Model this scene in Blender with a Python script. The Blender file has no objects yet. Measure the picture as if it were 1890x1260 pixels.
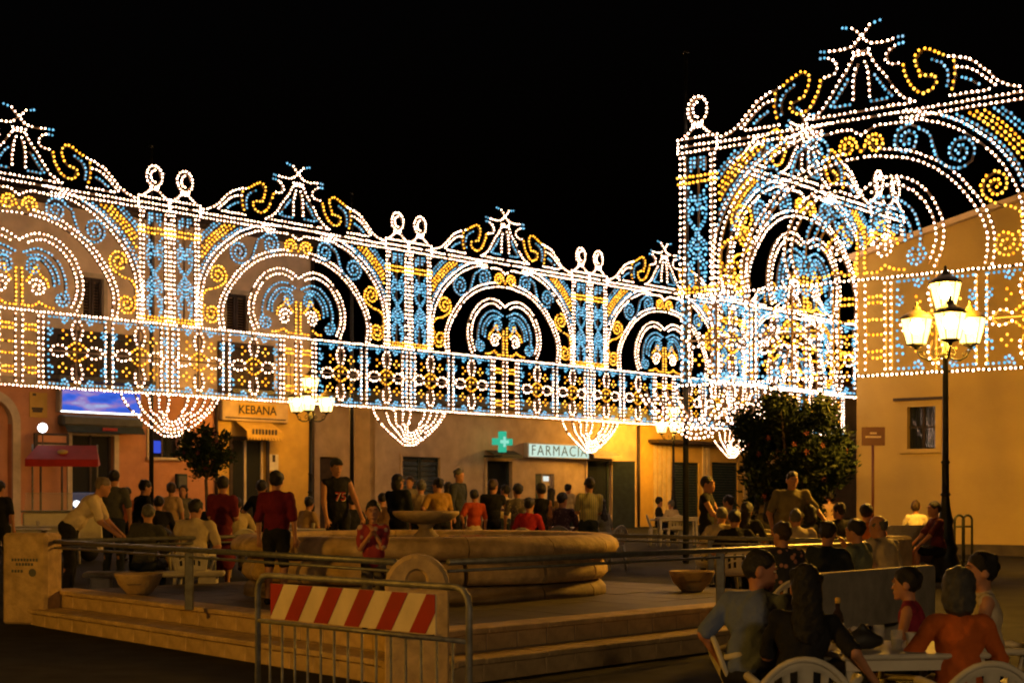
import bpy, math, random
import numpy as np
from mathutils import Vector, Matrix

R = math.radians
random.seed(7)
rng = np.random.default_rng(7)
scene = bpy.context.scene
col = scene.collection

# ---------------------------------------------------------------- camera, sky, exposure
F, CX, HY, H = 2906.0, 945.0, 924.0, 1.55          # focal length, principal column, horizon row (px of 1890x1260), eye height
cam_d = bpy.data.cameras.new('camera')
cam_d.sensor_width = 36.0
cam_d.lens = 36.0 * F / 1890.0
cam_d.shift_y = (HY - 630.0) / 1890.0
cam_d.dof.use_dof = True
cam_d.dof.focus_distance = 14.0
cam_d.dof.aperture_fstop = 4.2
cam_d.clip_start, cam_d.clip_end = 0.1, 2000.0
cam = bpy.data.objects.new('camera', cam_d)
col.objects.link(cam)
cam.location = (0, 0, H)
cam.rotation_euler = (R(90), 0, 0)
scene.camera = cam

world = bpy.data.worlds.new('World')
scene.world = world
world.use_nodes = True
wn = world.node_tree
bg = wn.nodes['Background']
sky = wn.nodes.new('ShaderNodeTexSky')
sky.sky_type = 'NISHITA'
sky.sun_disc = False
sky.sun_elevation = R(-4.0)
sky.sun_rotation = R(200)
wn.links.new(sky.outputs[0], bg.inputs[0])
bg.inputs[1].default_value = 0.05

scene.view_settings.view_transform = 'Standard'
scene.view_settings.look = 'None'
scene.view_settings.gamma = 1.0
scene.view_settings.use_curve_mapping = False
scene.view_settings.exposure = 0.0
scene.cycles.use_denoising = True
try:
    scene.cycles.denoiser = 'OPENIMAGEDENOISE'
except Exception:
    pass
scene.cycles.max_bounces = 5
scene.cycles.diffuse_bounces = 2
scene.cycles.glossy_bounces = 2
scene.cycles.transparent_max_bounces = 8
scene.cycles.sample_clamp_indirect = 2.0
scene.cycles.use_light_tree = True
scene.cycles.caustics_reflective = False
scene.cycles.caustics_refractive = False
scene.cycles.filter_width = 1.9

LAMP_COL = (1.0, 0.49, 0.045)
LAMP_L = 1500.0         # radiance of the bulb inside each lantern
BULB_W, BULB_Y, BULB_B = 15.0, 3.6, 2.9


# ---------------------------------------------------------------- helpers
def ground_z(y):
    t = min(max((y - 19.0) / 6.0, 0.0), 1.0)
    t = t * t * (3 - 2 * t)
    return 0.33 * t + (max(0.0, min(y, 90.0) - 25.0) * 0.0073)


def at(px, py, d):
    return Vector(((px - CX) / F * d, d, H + (HY - py) / F * d))


def tag(o, label=None, cat=None, group=None, kind=None):
    if label: o['label'] = label
    if cat: o['category'] = cat
    if group: o['group'] = group
    if kind: o['kind'] = kind
    return o


def empty(name, loc=(0, 0, 0), rz=0.0, parent=None):
    o = bpy.data.objects.new(name, None)
    col.objects.link(o)
    o.location = loc
    o.rotation_euler = (0, 0, rz)
    o.empty_display_size = 0.2
    if parent: o.parent = parent
    return o


def link(name, me, parent=None, loc=None, rz=None):
    o = bpy.data.objects.new(name, me)
    col.objects.link(o)
    if parent: o.parent = parent
    if loc is not None: o.location = loc
    if rz is not None: o.rotation_euler = (0, 0, rz)
    return o


class MB:
    """collects simple shapes, builds one mesh"""
    def __init__(self):
        self.v, self.f, self.m, self.s = [], [], [], []

    def add(self, verts, faces, mi=0, smooth=False):
        b = len(self.v)
        self.v.extend([tuple(p) for p in verts])
        for fa in faces:
            self.f.append(tuple(b + i for i in fa))
            self.m.append(mi)
            self.s.append(smooth)
        return self

    def box(self, x0, x1, y0, y1, z0, z1, mi=0, bev=0.0):
        if bev > 0:
            b = min(bev, (x1 - x0) * .45, (y1 - y0) * .45, (z1 - z0) * .45)
            vs, fs = [], []
            idx = {}
            for sx in (0, 1):
                for sy in (0, 1):
                    for sz in (0, 1):
                        X, Y, Z = (x0, x1)[sx], (y0, y1)[sy], (z0, z1)[sz]
                        dx, dy, dz = (b, -b)[sx], (b, -b)[sy], (b, -b)[sz]
                        for a, p in ((0, (X, Y + dy, Z + dz)), (1, (X + dx, Y, Z + dz)), (2, (X + dx, Y + dy, Z))):
                            idx[(sx, sy, sz, a)] = len(vs)
                            vs.append(p)
            I = idx
            fs.append([I[0, 0, 0, 0], I[0, 0, 1, 0], I[0, 1, 1, 0], I[0, 1, 0, 0]])
            fs.append([I[1, 0, 0, 0], I[1, 1, 0, 0], I[1, 1, 1, 0], I[1, 0, 1, 0]])
            fs.append([I[0, 0, 0, 1], I[1, 0, 0, 1], I[1, 0, 1, 1], I[0, 0, 1, 1]])
            fs.append([I[0, 1, 0, 1], I[0, 1, 1, 1], I[1, 1, 1, 1], I[1, 1, 0, 1]])
            fs.append([I[0, 0, 0, 2], I[0, 1, 0, 2], I[1, 1, 0, 2], I[1, 0, 0, 2]])
            fs.append([I[0, 0, 1, 2], I[1, 0, 1, 2], I[1, 1, 1, 2], I[0, 1, 1, 2]])
            for s1 in (0, 1):
                for s2 in (0, 1):
                    fs.append([I[s1, s2, 0, 0], I[s1, s2, 1, 0], I[s1, s2, 1, 1], I[s1, s2, 0, 1]])
                    fs.append([I[s1, 0, s2, 0], I[s1, 1, s2, 0], I[s1, 1, s2, 2], I[s1, 0, s2, 2]])
                    fs.append([I[0, s1, s2, 1], I[1, s1, s2, 1], I[1, s1, s2, 2], I[0, s1, s2, 2]])
            for k in idx:
                if k[3] == 0:
                    fs.append([I[k[0], k[1], k[2], 0], I[k[0], k[1], k[2], 1], I[k[0], k[1], k[2], 2]])
            return self.add(vs, fs, mi)
        vs = [(x0, y0, z0), (x1, y0, z0), (x1, y1, z0), (x0, y1, z0), (x0, y0, z1), (x1, y0, z1), (x1, y1, z1), (x0, y1, z1)]
        return self.add(vs, [(0, 3, 2, 1), (4, 5, 6, 7), (0, 1, 5, 4), (1, 2, 6, 5), (2, 3, 7, 6), (3, 0, 4, 7)], mi)

    def tube(self, pts, r, n=8, mi=0, caps=True, smooth=True):
        pts = [Vector(p) for p in pts]
        rs = r if isinstance(r, (list, tuple)) else [r] * len(pts)
        up = Vector((0, 0, 1))
        vs, fs = [], []
        prev = None
        for i, p in enumerate(pts):
            t = (pts[min(i + 1, len(pts) - 1)] - pts[max(i - 1, 0)])
            if t.length < 1e-9: t = Vector((0, 0, 1))
            t.normalize()
            if prev is None:
                a = t.orthogonal().normalized()
            else:
                a = (prev - t * prev.dot(t))
                a = a.normalized() if a.length > 1e-6 else t.orthogonal().normalized()
            prev = a
            b = t.cross(a)
            for k in range(n):
                an = 2 * math.pi * k / n
                vs.append(p + (a * math.cos(an) + b * math.sin(an)) * rs[i])
        for i in range(len(pts) - 1):
            for k in range(n):
                fs.append((i * n + k, i * n + (k + 1) % n, (i + 1) * n + (k + 1) % n, (i + 1) * n + k))
        if caps:
            fs.append(tuple(reversed(range(n))))
            fs.append(tuple((len(pts) - 1) * n + k for k in range(n)))
        return self.add(vs, fs, mi, smooth)

    def lathe(self, prof, n=24, a0=0.0, a1=2 * math.pi, mi=0, c=(0, 0, 0), smooth=True, caps=True):
        full = abs(a1 - a0 - 2 * math.pi) < 1e-6
        cnt = n if full else n + 1
        vs, fs = [], []
        for k in range(cnt):
            an = a0 + (a1 - a0) * k / n
            for (r, z) in prof:
                vs.append((c[0] + r * math.cos(an), c[1] + r * math.sin(an), c[2] + z))
        m = len(prof)
        for k in range(n):
            k2 = (k + 1) % cnt
            for j in range(m - 1):
                fs.append((k * m + j, k2 * m + j, k2 * m + j + 1, k * m + j + 1))
        self.add(vs, fs, mi, smooth)
        if not full and caps:
            self.add(vs[:m], [tuple(range(m))], mi)
            self.add(vs[-m:], [tuple(reversed(range(m)))], mi)
        return self

    def prism(self, poly, y0, y1, mi=0):
        """polygon in x,z extruded along y"""
        n = len(poly)
        vs = [(x, y0, z) for x, z in poly] + [(x, y1, z) for x, z in poly]
        fs = [tuple(range(n)), tuple(reversed(range(n, 2 * n)))]
        for i in range(n):
            j = (i + 1) % n
            fs.append((i, n + i, n + j, j))
        return self.add(vs, fs, mi)

    def mesh(self, name, mats):
        me = bpy.data.meshes.new(name)
        me.from_pydata(self.v, [], self.f)
        for m in (mats if isinstance(mats, (list, tuple)) else [mats]):
            me.materials.append(m)
        me.polygons.foreach_set('material_index', self.m)
        me.polygons.foreach_set('use_smooth', self.s)
        me.update()
        return me

    def build(self, name, mats, parent=None, loc=None, rz=None):
        return link(name, self.mesh(name, mats), parent, loc, rz)


# ---------------------------------------------------------------- materials
def new_mat(name):
    m = bpy.data.materials.new(name)
    m.use_nodes = True
    return m, m.node_tree, m.node_tree.nodes['Principled BSDF']


def surf(name, c, rough=0.8, var=0.25, scale=6.0, bump=0.0, bscale=40.0, metal=0.0, spec=0.4, stain=0.0, isl=0.0):
    """base colour broken up by two noises, optional bump, optional stains and per-piece variation"""
    m, nt, p = new_mat(name)
    N, L = nt.nodes.new, nt.links.new
    tc = N('ShaderNodeTexCoord')
    n1 = N('ShaderNodeTexNoise'); n1.inputs['Scale'].default_value = scale; n1.inputs['Detail'].default_value = 6
    L(tc.outputs['Object'], n1.inputs['Vector'])
    ramp = N('ShaderNodeValToRGB')
    ramp.color_ramp.elements[0].position = 0.3
    ramp.color_ramp.elements[1].position = 0.7
    ramp.color_ramp.elements[0].color = tuple(x * (1 - var) for x in c) + (1,)
    ramp.color_ramp.elements[1].color = tuple(min(1, x * (1 + var)) for x in c) + (1,)
    L(n1.outputs[0], ramp.inputs[0])
    out = ramp.outputs[0]
    if stain > 0:
        n2 = N('ShaderNodeTexNoise'); n2.inputs['Scale'].default_value = scale * 0.23; n2.inputs['Detail'].default_value = 8
        n2.inputs['Roughness'].default_value = 0.7
        L(tc.outputs['Object'], n2.inputs['Vector'])
        mr = N('ShaderNodeMapRange'); mr.inputs['From Min'].default_value = 0.45; mr.inputs['From Max'].default_value = 0.7
        L(n2.outputs[0], mr.inputs[0])
        mx = N('ShaderNodeMix'); mx.data_type = 'RGBA'; mx.blend_type = 'MULTIPLY'
        mu = N('ShaderNodeMath'); mu.operation = 'MULTIPLY'; mu.inputs[1].default_value = stain
        L(mr.outputs[0], mu.inputs[0]); L(mu.outputs[0], mx.inputs[0])
        L(out, mx.inputs[6]); mx.inputs[7].default_value = (0.35, 0.3, 0.24, 1)
        out = mx.outputs[2]
    if isl > 0:
        oi = N('ShaderNodeObjectInfo')
        mr2 = N('ShaderNodeMapRange'); mr2.inputs['To Min'].default_value = 1 - isl; mr2.inputs['To Max'].default_value = 1 + isl
        L(oi.outputs['Random'], mr2.inputs[0])
        mx2 = N('ShaderNodeMix'); mx2.data_type = 'RGBA'; mx2.blend_type = 'MULTIPLY'; mx2.inputs[0].default_value = 1
        L(out, mx2.inputs[6]); L(mr2.outputs[0], mx2.inputs[7])
        out = mx2.outputs[2]
    L(out, p.inputs['Base Color'])
    p.inputs['Roughness'].default_value = rough
    p.inputs['Metallic'].default_value = metal
    p.inputs['Specular IOR Level'].default_value = spec
    if bump > 0:
        n3 = N('ShaderNodeTexNoise'); n3.inputs['Scale'].default_value = bscale; n3.inputs['Detail'].default_value = 5
        L(tc.outputs['Object'], n3.inputs['Vector'])
        b = N('ShaderNodeBump'); b.inputs['Strength'].default_value = bump; b.inputs['Distance'].default_value = 0.02
        L(n3.outputs[0], b.inputs['Height']); L(b.outputs[0], p.inputs['Normal'])
    return m


def glow(name, c, strength, jitter=0.0, hue=None):
    m, nt, p = new_mat(name)
    nt.nodes.remove(p)
    N, L = nt.nodes.new, nt.links.new
    e = N('ShaderNodeEmission')
    e.inputs[0].default_value = (*c, 1)
    e.inputs[1].default_value = strength
    if jitter > 0:
        g = N('ShaderNodeNewGeometry')
        mr = N('ShaderNodeMapRange')
        mr.inputs['To Min'].default_value = strength * (1 - jitter)
        mr.inputs['To Max'].default_value = strength * (1 + jitter)
        L(g.outputs['Random Per Island'], mr.inputs[0]); L(mr.outputs[0], e.inputs[1])
        if hue:
            rp = N('ShaderNodeValToRGB')
            mu = N('ShaderNodeMath'); mu.operation = 'MULTIPLY'; mu.inputs[1].default_value = 7.31
            fr = N('ShaderNodeMath'); fr.operation = 'FRACT'
            L(g.outputs['Random Per Island'], mu.inputs[0]); L(mu.outputs[0], fr.inputs[0]); L(fr.outputs[0], rp.inputs[0])
            els = rp.color_ramp.elements
            els[0].color = (*hue[0], 1); els[1].color = (*hue[-1], 1)
            for i, h in enumerate(hue[1:-1]):
                k = els.new((i + 1) / (len(hue) - 1)); k.color = (*h, 1)
            L(rp.outputs[0], e.inputs[0])
    L(e.outputs[0], nt.nodes['Material Output'].inputs[0])
    return m


M = {}
M['bulb_white'] = glow('bulb_white', (1, .8, .58), BULB_W, .6, [(1, .48, .30), (1, .64, .36), (1, .55, .40), (.95, .70, .50), (1, .54, .30)])
M['bulb_yellow'] = glow('bulb_yellow', (1, .5, .03), BULB_Y, .35, [(1, .30, .012), (1, .42, .03), (1, .50, .06)])
M['bulb_blue'] = glow('bulb_blue', (.03, .2, .5), BULB_B, .4, [(.05, .20, .29), (.09, .27, .42), (.18, .34, .46)])
M['wood'] = surf('batten_wood', (.15, .10, .06), .8, .3, 8)
M['iron'] = surf('dark_iron', (.030, .032, .030), .45, .3, 10, .15, 60, .6)
M['steel'] = surf('rail_steel', (.16, .16, .15), .45, .25, 12, .05, 80, .4)
M['galv'] = surf('barrier_steel', (.22, .21, .19), .5, .35, 14, .2, 90, .35, stain=.5)
M['bronze'] = surf('lamp_bronze', (.10, .075, .035), .5, .3, 10, .2, 50, .4)
M['stone'] = surf('travertine', (.50, .345, .165), .78, .28, 7, .6, 26, stain=.5, isl=.10)
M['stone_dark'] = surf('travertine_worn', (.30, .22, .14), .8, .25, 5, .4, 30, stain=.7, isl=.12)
M['paving'] = surf('paving_stone', (.070, .054, .033), .68, .3, 4, .3, 40, stain=.5, isl=.15)
M['asphalt'] = surf('asphalt', (.026, .025, .023), .9, .4, 3, .6, 120, stain=.5, spec=.12)
M['salmon'] = surf('salmon_plaster', (.55, .25, .12), .9, .12, 2.5, .25, 20, stain=.35)
M['ochre'] = surf('ochre_plaster', (.58, .36, .07), .9, .12, 2.5, .25, 20, stain=.3)
M['tan'] = surf('tan_plaster', (.80, .62, .42), .9, .14, 2.0, .25, 20, stain=.3)
M['beige'] = surf('beige_plaster', (.55, .40, .23), .9, .16, 2.0, .25, 20, stain=.45)
M['yellow_wall'] = surf('yellow_plaster', (.52, .37, .11), .9, .06, 1.5, .2, 22, stain=.15)
M['pale'] = surf('pale_trim', (.56, .45, .30), .85, .12, 6, .15, 30, stain=.2)
M['grey_trim'] = surf('grey_cornice', (.10, .10, .09), .8, .2, 4, .1, 30)
M['roof_tile'] = surf('roof_tiles', (.22, .09, .05), .85, .3, 5, .3, 20, isl=.2)
M['dark_wood'] = surf('dark_shutter', (.045, .028, .018), .6, .3, 6, .1, 50)
M['dark_green'] = surf('dark_green_shutter', (.018, .030, .028), .6, .3, 6, .1, 50)
M['interior'] = surf('dark_interior', (.02, .018, .016), .9, .2, 3)
M['white_plastic'] = surf('white_plastic', (.55, .50, .40), .65, .1, 6, .05, 60, spec=.15, stain=.25)
M['cloth_white'] = surf('white_cloth', (.62, .56, .46), .8, .1, 6, .1, 40)
M['red_cloth'] = surf('red_awning', (.35, .012, .015), .7, .15, 6, .1, 30)
M['red_paint'] = surf('red_reflective', (.30, .006, .006), .5, .15, 6, stain=.3)
M['white_paint'] = surf('cream_reflective', (.66, .54, .34), .5, .1, 6, stain=.35)
M['leaf'] = surf('oleander_leaf', (.017, .029, .010), .65, .45, 3, spec=.15)
M['bench_stone'] = surf('grey_stone', (.50, .45, .36), .8, .2, 5, .4, 30, stain=.4)
M['bark'] = surf('bark', (.09, .06, .04), .9, .3, 12, .4, 40)
M['flower'] = surf('pink_flower', (.12, .015, .022), .7, .2, 10)
M['brown_sign'] = surf('brown_sign', (.07, .014, .008), .5, .1, 6)
M['sign_text'] = surf('sign_lettering', (.55, .45, .38), .6, .05, 6)
M['black'] = surf('black_matt', (.012, .012, .013), .6, .2, 8)
M['corrugated'] = surf('corrugated_sheet', (.66, .50, .24), .55, .15, 3, .05, 30, stain=.35)


def glass_mat(name, c, rough=.05, tr=.6):
    m, nt, p = new_mat(name)
    p.inputs['Base Color'].default_value = (*c, 1)
    p.inputs['Roughness'].default_value = rough
    p.inputs['Specular IOR Level'].default_value = .6
    t = nt.nodes.new('ShaderNodeBsdfTransparent')
    mx = nt.nodes.new('ShaderNodeMixShader')
    mx.inputs[0].default_value = 1 - tr
    nt.links.new(t.outputs[0], mx.inputs[1]); nt.links.new(p.outputs[0], mx.inputs[2])
    nt.links.new(mx.outputs[0], nt.nodes['Material Output'].inputs[0])
    return m


M['pane'] = glass_mat('window_pane', (.02, .025, .03), .04, .25)
M['clear'] = glass_mat('clear_glass', (.6, .6, .58), .05, .7)
M['bottle_glass'] = glass_mat('bottle_glass', (.03, .015, .005), .08, .3)


def lantern_glass():
    m, nt, p = new_mat('lantern_glass')
    nt.nodes.remove(p)
    e = nt.nodes.new('ShaderNodeEmission'); e.inputs[0].default_value = (1, .70, .24, 1); e.inputs[1].default_value = 5.5
    t = nt.nodes.new('ShaderNodeBsdfTransparent'); t.inputs[0].default_value = (1, .92, .75, 1)
    mx = nt.nodes.new('ShaderNodeMixShader'); mx.inputs[0].default_value = .5
    nt.links.new(t.outputs[0], mx.inputs[1]); nt.links.new(e.outputs[0], mx.inputs[2])
    nt.links.new(mx.outputs[0], nt.nodes['Material Output'].inputs[0])
    m.cycles.emission_sampling = 'NONE'
    return m


M['lantern_glass'] = lantern_glass()
M['lantern_bulb'] = glow('lantern_bulb', LAMP_COL, LAMP_L)
M['sign_white'] = glow('lit_sign_white', (.72, .95, .80), .85)
M['sign_green'] = glow('lit_cross_green', (.05, .62, .36), .75)
M['sign_green_light'] = glow('lit_cross_pale', (.35, .9, .7), .85)
M['sign_letters'] = surf('sign_green_letters', (.02, .09, .06), .6, .05, 6)
M['screen_white'] = glow('lit_screen', (.9, .95, .85), .9)
M['cool_bulb'] = glow('cool_bulb', (.92, .96, 1), 4)
M['blue_dim'] = glow('blue_fridge', (.03, .09, .22), .35)
M['blue_lamp'] = glow('blue_lamp', (.05, .10, .8), .8)


def fabric(c, var=.12):
    key = 'fab_%.3f_%.3f_%.3f' % tuple(c)
    if key not in M:
        M[key] = surf('fabric', c, .85, var, 9, .9, 13, spec=.2)
    return M[key]


def skin_mat(c=(.42, .20, .11)):
    key = 'skin_%.2f' % c[0]
    if key not in M:
        M[key] = surf('skin', c, .55, .08, 14, .05, 90, spec=.35)
    return M[key]


def hair_mat(c):
    key = 'hair_%.3f_%.3f' % (c[0], c[2])
    if key not in M:
        M[key] = surf('hair', c, .5, .35, 30, .6, 120, spec=.4)
    return M[key]


# ---------------------------------------------------------------- festival lights (bulbs on wooden battens)
_t = (1 + 5 ** .5) / 2
ICO_V = np.array([(-1, _t, 0), (1, _t, 0), (-1, -_t, 0), (1, -_t, 0), (0, -1, _t), (0, 1, _t), (0, -1, -_t), (0, 1, -_t),
                  (_t, 0, -1), (_t, 0, 1), (-_t, 0, -1), (-_t, 0, 1)], float)
ICO_V /= np.linalg.norm(ICO_V[0])
ICO_F = np.array([(0, 11, 5), (0, 5, 1), (0, 1, 7), (0, 7, 10), (0, 10, 11), (1, 5, 9), (5, 11, 4), (11, 10, 2), (10, 7, 6), (7, 1, 8),
                  (3, 9, 4), (3, 4, 2), (3, 2, 6), (3, 6, 8), (3, 8, 9), (4, 9, 5), (2, 4, 11), (6, 2, 10), (8, 6, 7), (9, 8, 1)])
W, Y, B = 1, 2, 3
BULB_R = {W: .0208, Y: .0265, B: .0265}
SP = .102


def smooth_path(pts, sub=6):
    p = np.array(pts, float)
    if len(p) < 3: return p
    q = np.vstack([2 * p[0] - p[1], p, 2 * p[-1] - p[-2]])
    out = []
    for i in range(1, len(q) - 2):
        for k in range(sub):
            t = k / sub
            a, b, c, d = q[i - 1], q[i], q[i + 1], q[i + 2]
            out.append(.5 * (2 * b + (c - a) * t + (2 * a - 5 * b + 4 * c - d) * t * t + (3 * b - a - 3 * c + d) * t ** 3))
    out.append(p[-1])
    return np.array(out)


def resample(p, sp):
    p = np.asarray(p, float)
    seg = np.linalg.norm(np.diff(p, axis=0), axis=1)
    cum = np.concatenate([[0], np.cumsum(seg)])
    n = max(1, int(round(cum[-1] / sp)))
    t = np.linspace(0, cum[-1], n + 1)
    return np.stack([np.interp(t, cum, p[:, k]) for k in range(p.shape[1])], 1)


def offset(p, o):
    p = np.asarray(p, float)
    t = np.gradient(p, axis=0)
    t /= np.linalg.norm(t, axis=1)[:, None] + 1e-9
    return p + np.stack([-t[:, 1], t[:, 0]], 1) * o


def spiral(cx, cz, r, a0, turns, r1=.06, n=40):
    a = np.linspace(R(a0), R(a0) + turns * 2 * math.pi, n)
    rr = np.linspace(r, r1, n)
    return np.stack([cx + rr * np.cos(a), cz + rr * np.sin(a)], 1)


class Lights:
    def __init__(self):
        self.b, self.c, self.r = [], [], []        # bulbs, colours, batten polylines

    def path(self, pts, c=W, sp=SP, smooth=True, batten=True, ends=None):
        p = smooth_path(pts) if smooth else np.array(pts, float)
        q = resample(p, sp)
        for i, pt in enumerate(q):
            self.b.append(pt); self.c.append(c)
        if ends:
            for e in ends: self.c[len(self.c) - len(q) + (e if e >= 0 else len(q) + e)] = B
        if batten:
            self.r.append(resample(p, .22))
        return self

    def both(self, pts, c=W, **k):
        pts = np.array(pts, float)
        self.path(pts, c, **k)
        return self.path(pts * np.array([-1, 1]), c, **k)

    def dots(self, pts, c):
        for p in pts:
            self.b.append(np.array(p, float)); self.c.append(c)
        return self

    def mesh(self, name):
        b = np.array(self.b, float)
        if b.shape[1] == 2: b = np.stack([b[:, 0], np.zeros(len(b)), b[:, 1]], 1)
        keep = rng.random(len(b)) > .02          # a few bulbs are missing
        b, cc = b[keep], np.array(self.c)[keep]
        b = b + rng.normal(0, .005, b.shape)
        rad = np.array([BULB_R[c] for c in cc]) * rng.uniform(.9, 1.1, len(b))
        V = (b[:, None, :] + np.array([0, -.045, 0]) + ICO_V[None] * rad[:, None, None] * np.array([1, 1, 1.08])).reshape(-1, 3)
        nb = len(b)
        T = (ICO_F[None] + (np.arange(nb) * 12)[:, None, None]).reshape(-1, 3)
        tm = np.repeat(cc, 20)
        bv, bf = [], []
        base = len(V)
        for poly in self.r:
            if poly.shape[1] == 2: poly = np.stack([poly[:, 0], np.zeros(len(poly)), poly[:, 1]], 1)
            t = np.gradient(poly, axis=0)
            nrm = np.stack([-t[:, 2], np.zeros(len(t)), t[:, 0]], 1)
            ln = np.linalg.norm(nrm, axis=1)[:, None]
            nrm = np.where(ln > 1e-6, nrm / (ln + 1e-9), np.array([1., 0, 0]))
            w, dp = .016, .018
            s = base + len(bv)
            for i in range(len(poly)):
                for (a, e) in ((-1, -1), (1, -1), (1, 1), (-1, 1)):
                    bv.append(poly[i] + nrm[i] * w * a + np.array([0, dp * e, 0]))
            for i in range(len(poly) - 1):
                for k in range(4):
                    bf.append((s + i * 4 + k, s + i * 4 + (k + 1) % 4, s + i * 4 + 4 + (k + 1) % 4, s + i * 4 + 4 + k))
        nq = len(bf)
        verts = np.vstack([V, np.array(bv)]) if bv else V
        loops = np.concatenate([T.ravel(), np.array(bf, int).ravel()]) if nq else T.ravel()
        tot = np.concatenate([np.full(len(T), 3), np.full(nq, 4)]) if nq else np.full(len(T), 3)
        me = bpy.data.meshes.new(name)
        me.vertices.add(len(verts)); me.vertices.foreach_set('co', verts.ravel().astype(np.float32))
        me.loops.add(len(loops)); me.loops.foreach_set('vertex_index', loops.astype(np.int32))
        me.polygons.add(len(tot))
        me.polygons.foreach_set('loop_start', np.concatenate([[0], np.cumsum(tot)[:-1]]).astype(np.int32))
        me.polygons.foreach_set('material_index', np.concatenate([tm, np.zeros(nq, int)]).astype(np.int32))
        for k in ('wood', 'bulb_white', 'bulb_yellow', 'bulb_blue'): me.materials.append(M[k])
        me.update(calc_edges=True)
        return me


AH = 2.93      # half width of an arch
CW = .82       # width of a column
BAY = 2 * AH + 2 * CW
ZB0, ZB1 = 3.72, 5.39   # parapet band
OUTER = smooth_path([(0, 8.06), (.5, 8.07), (1.0, 8.03), (1.4, 7.92), (1.8, 7.73), (2.27, 7.36), (2.6, 6.97), (2.8, 6.55), (2.88, 6.1), (2.88, 5.48)])
INNER = smooth_path([(0, 7.52), (.4, 7.49), (.9, 7.38), (1.34, 7.17), (1.68, 6.9), (1.94, 6.6), (2.14, 6.3), (2.26, 6.0), (2.28, 5.75), (2.24, 5.47)])


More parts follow.
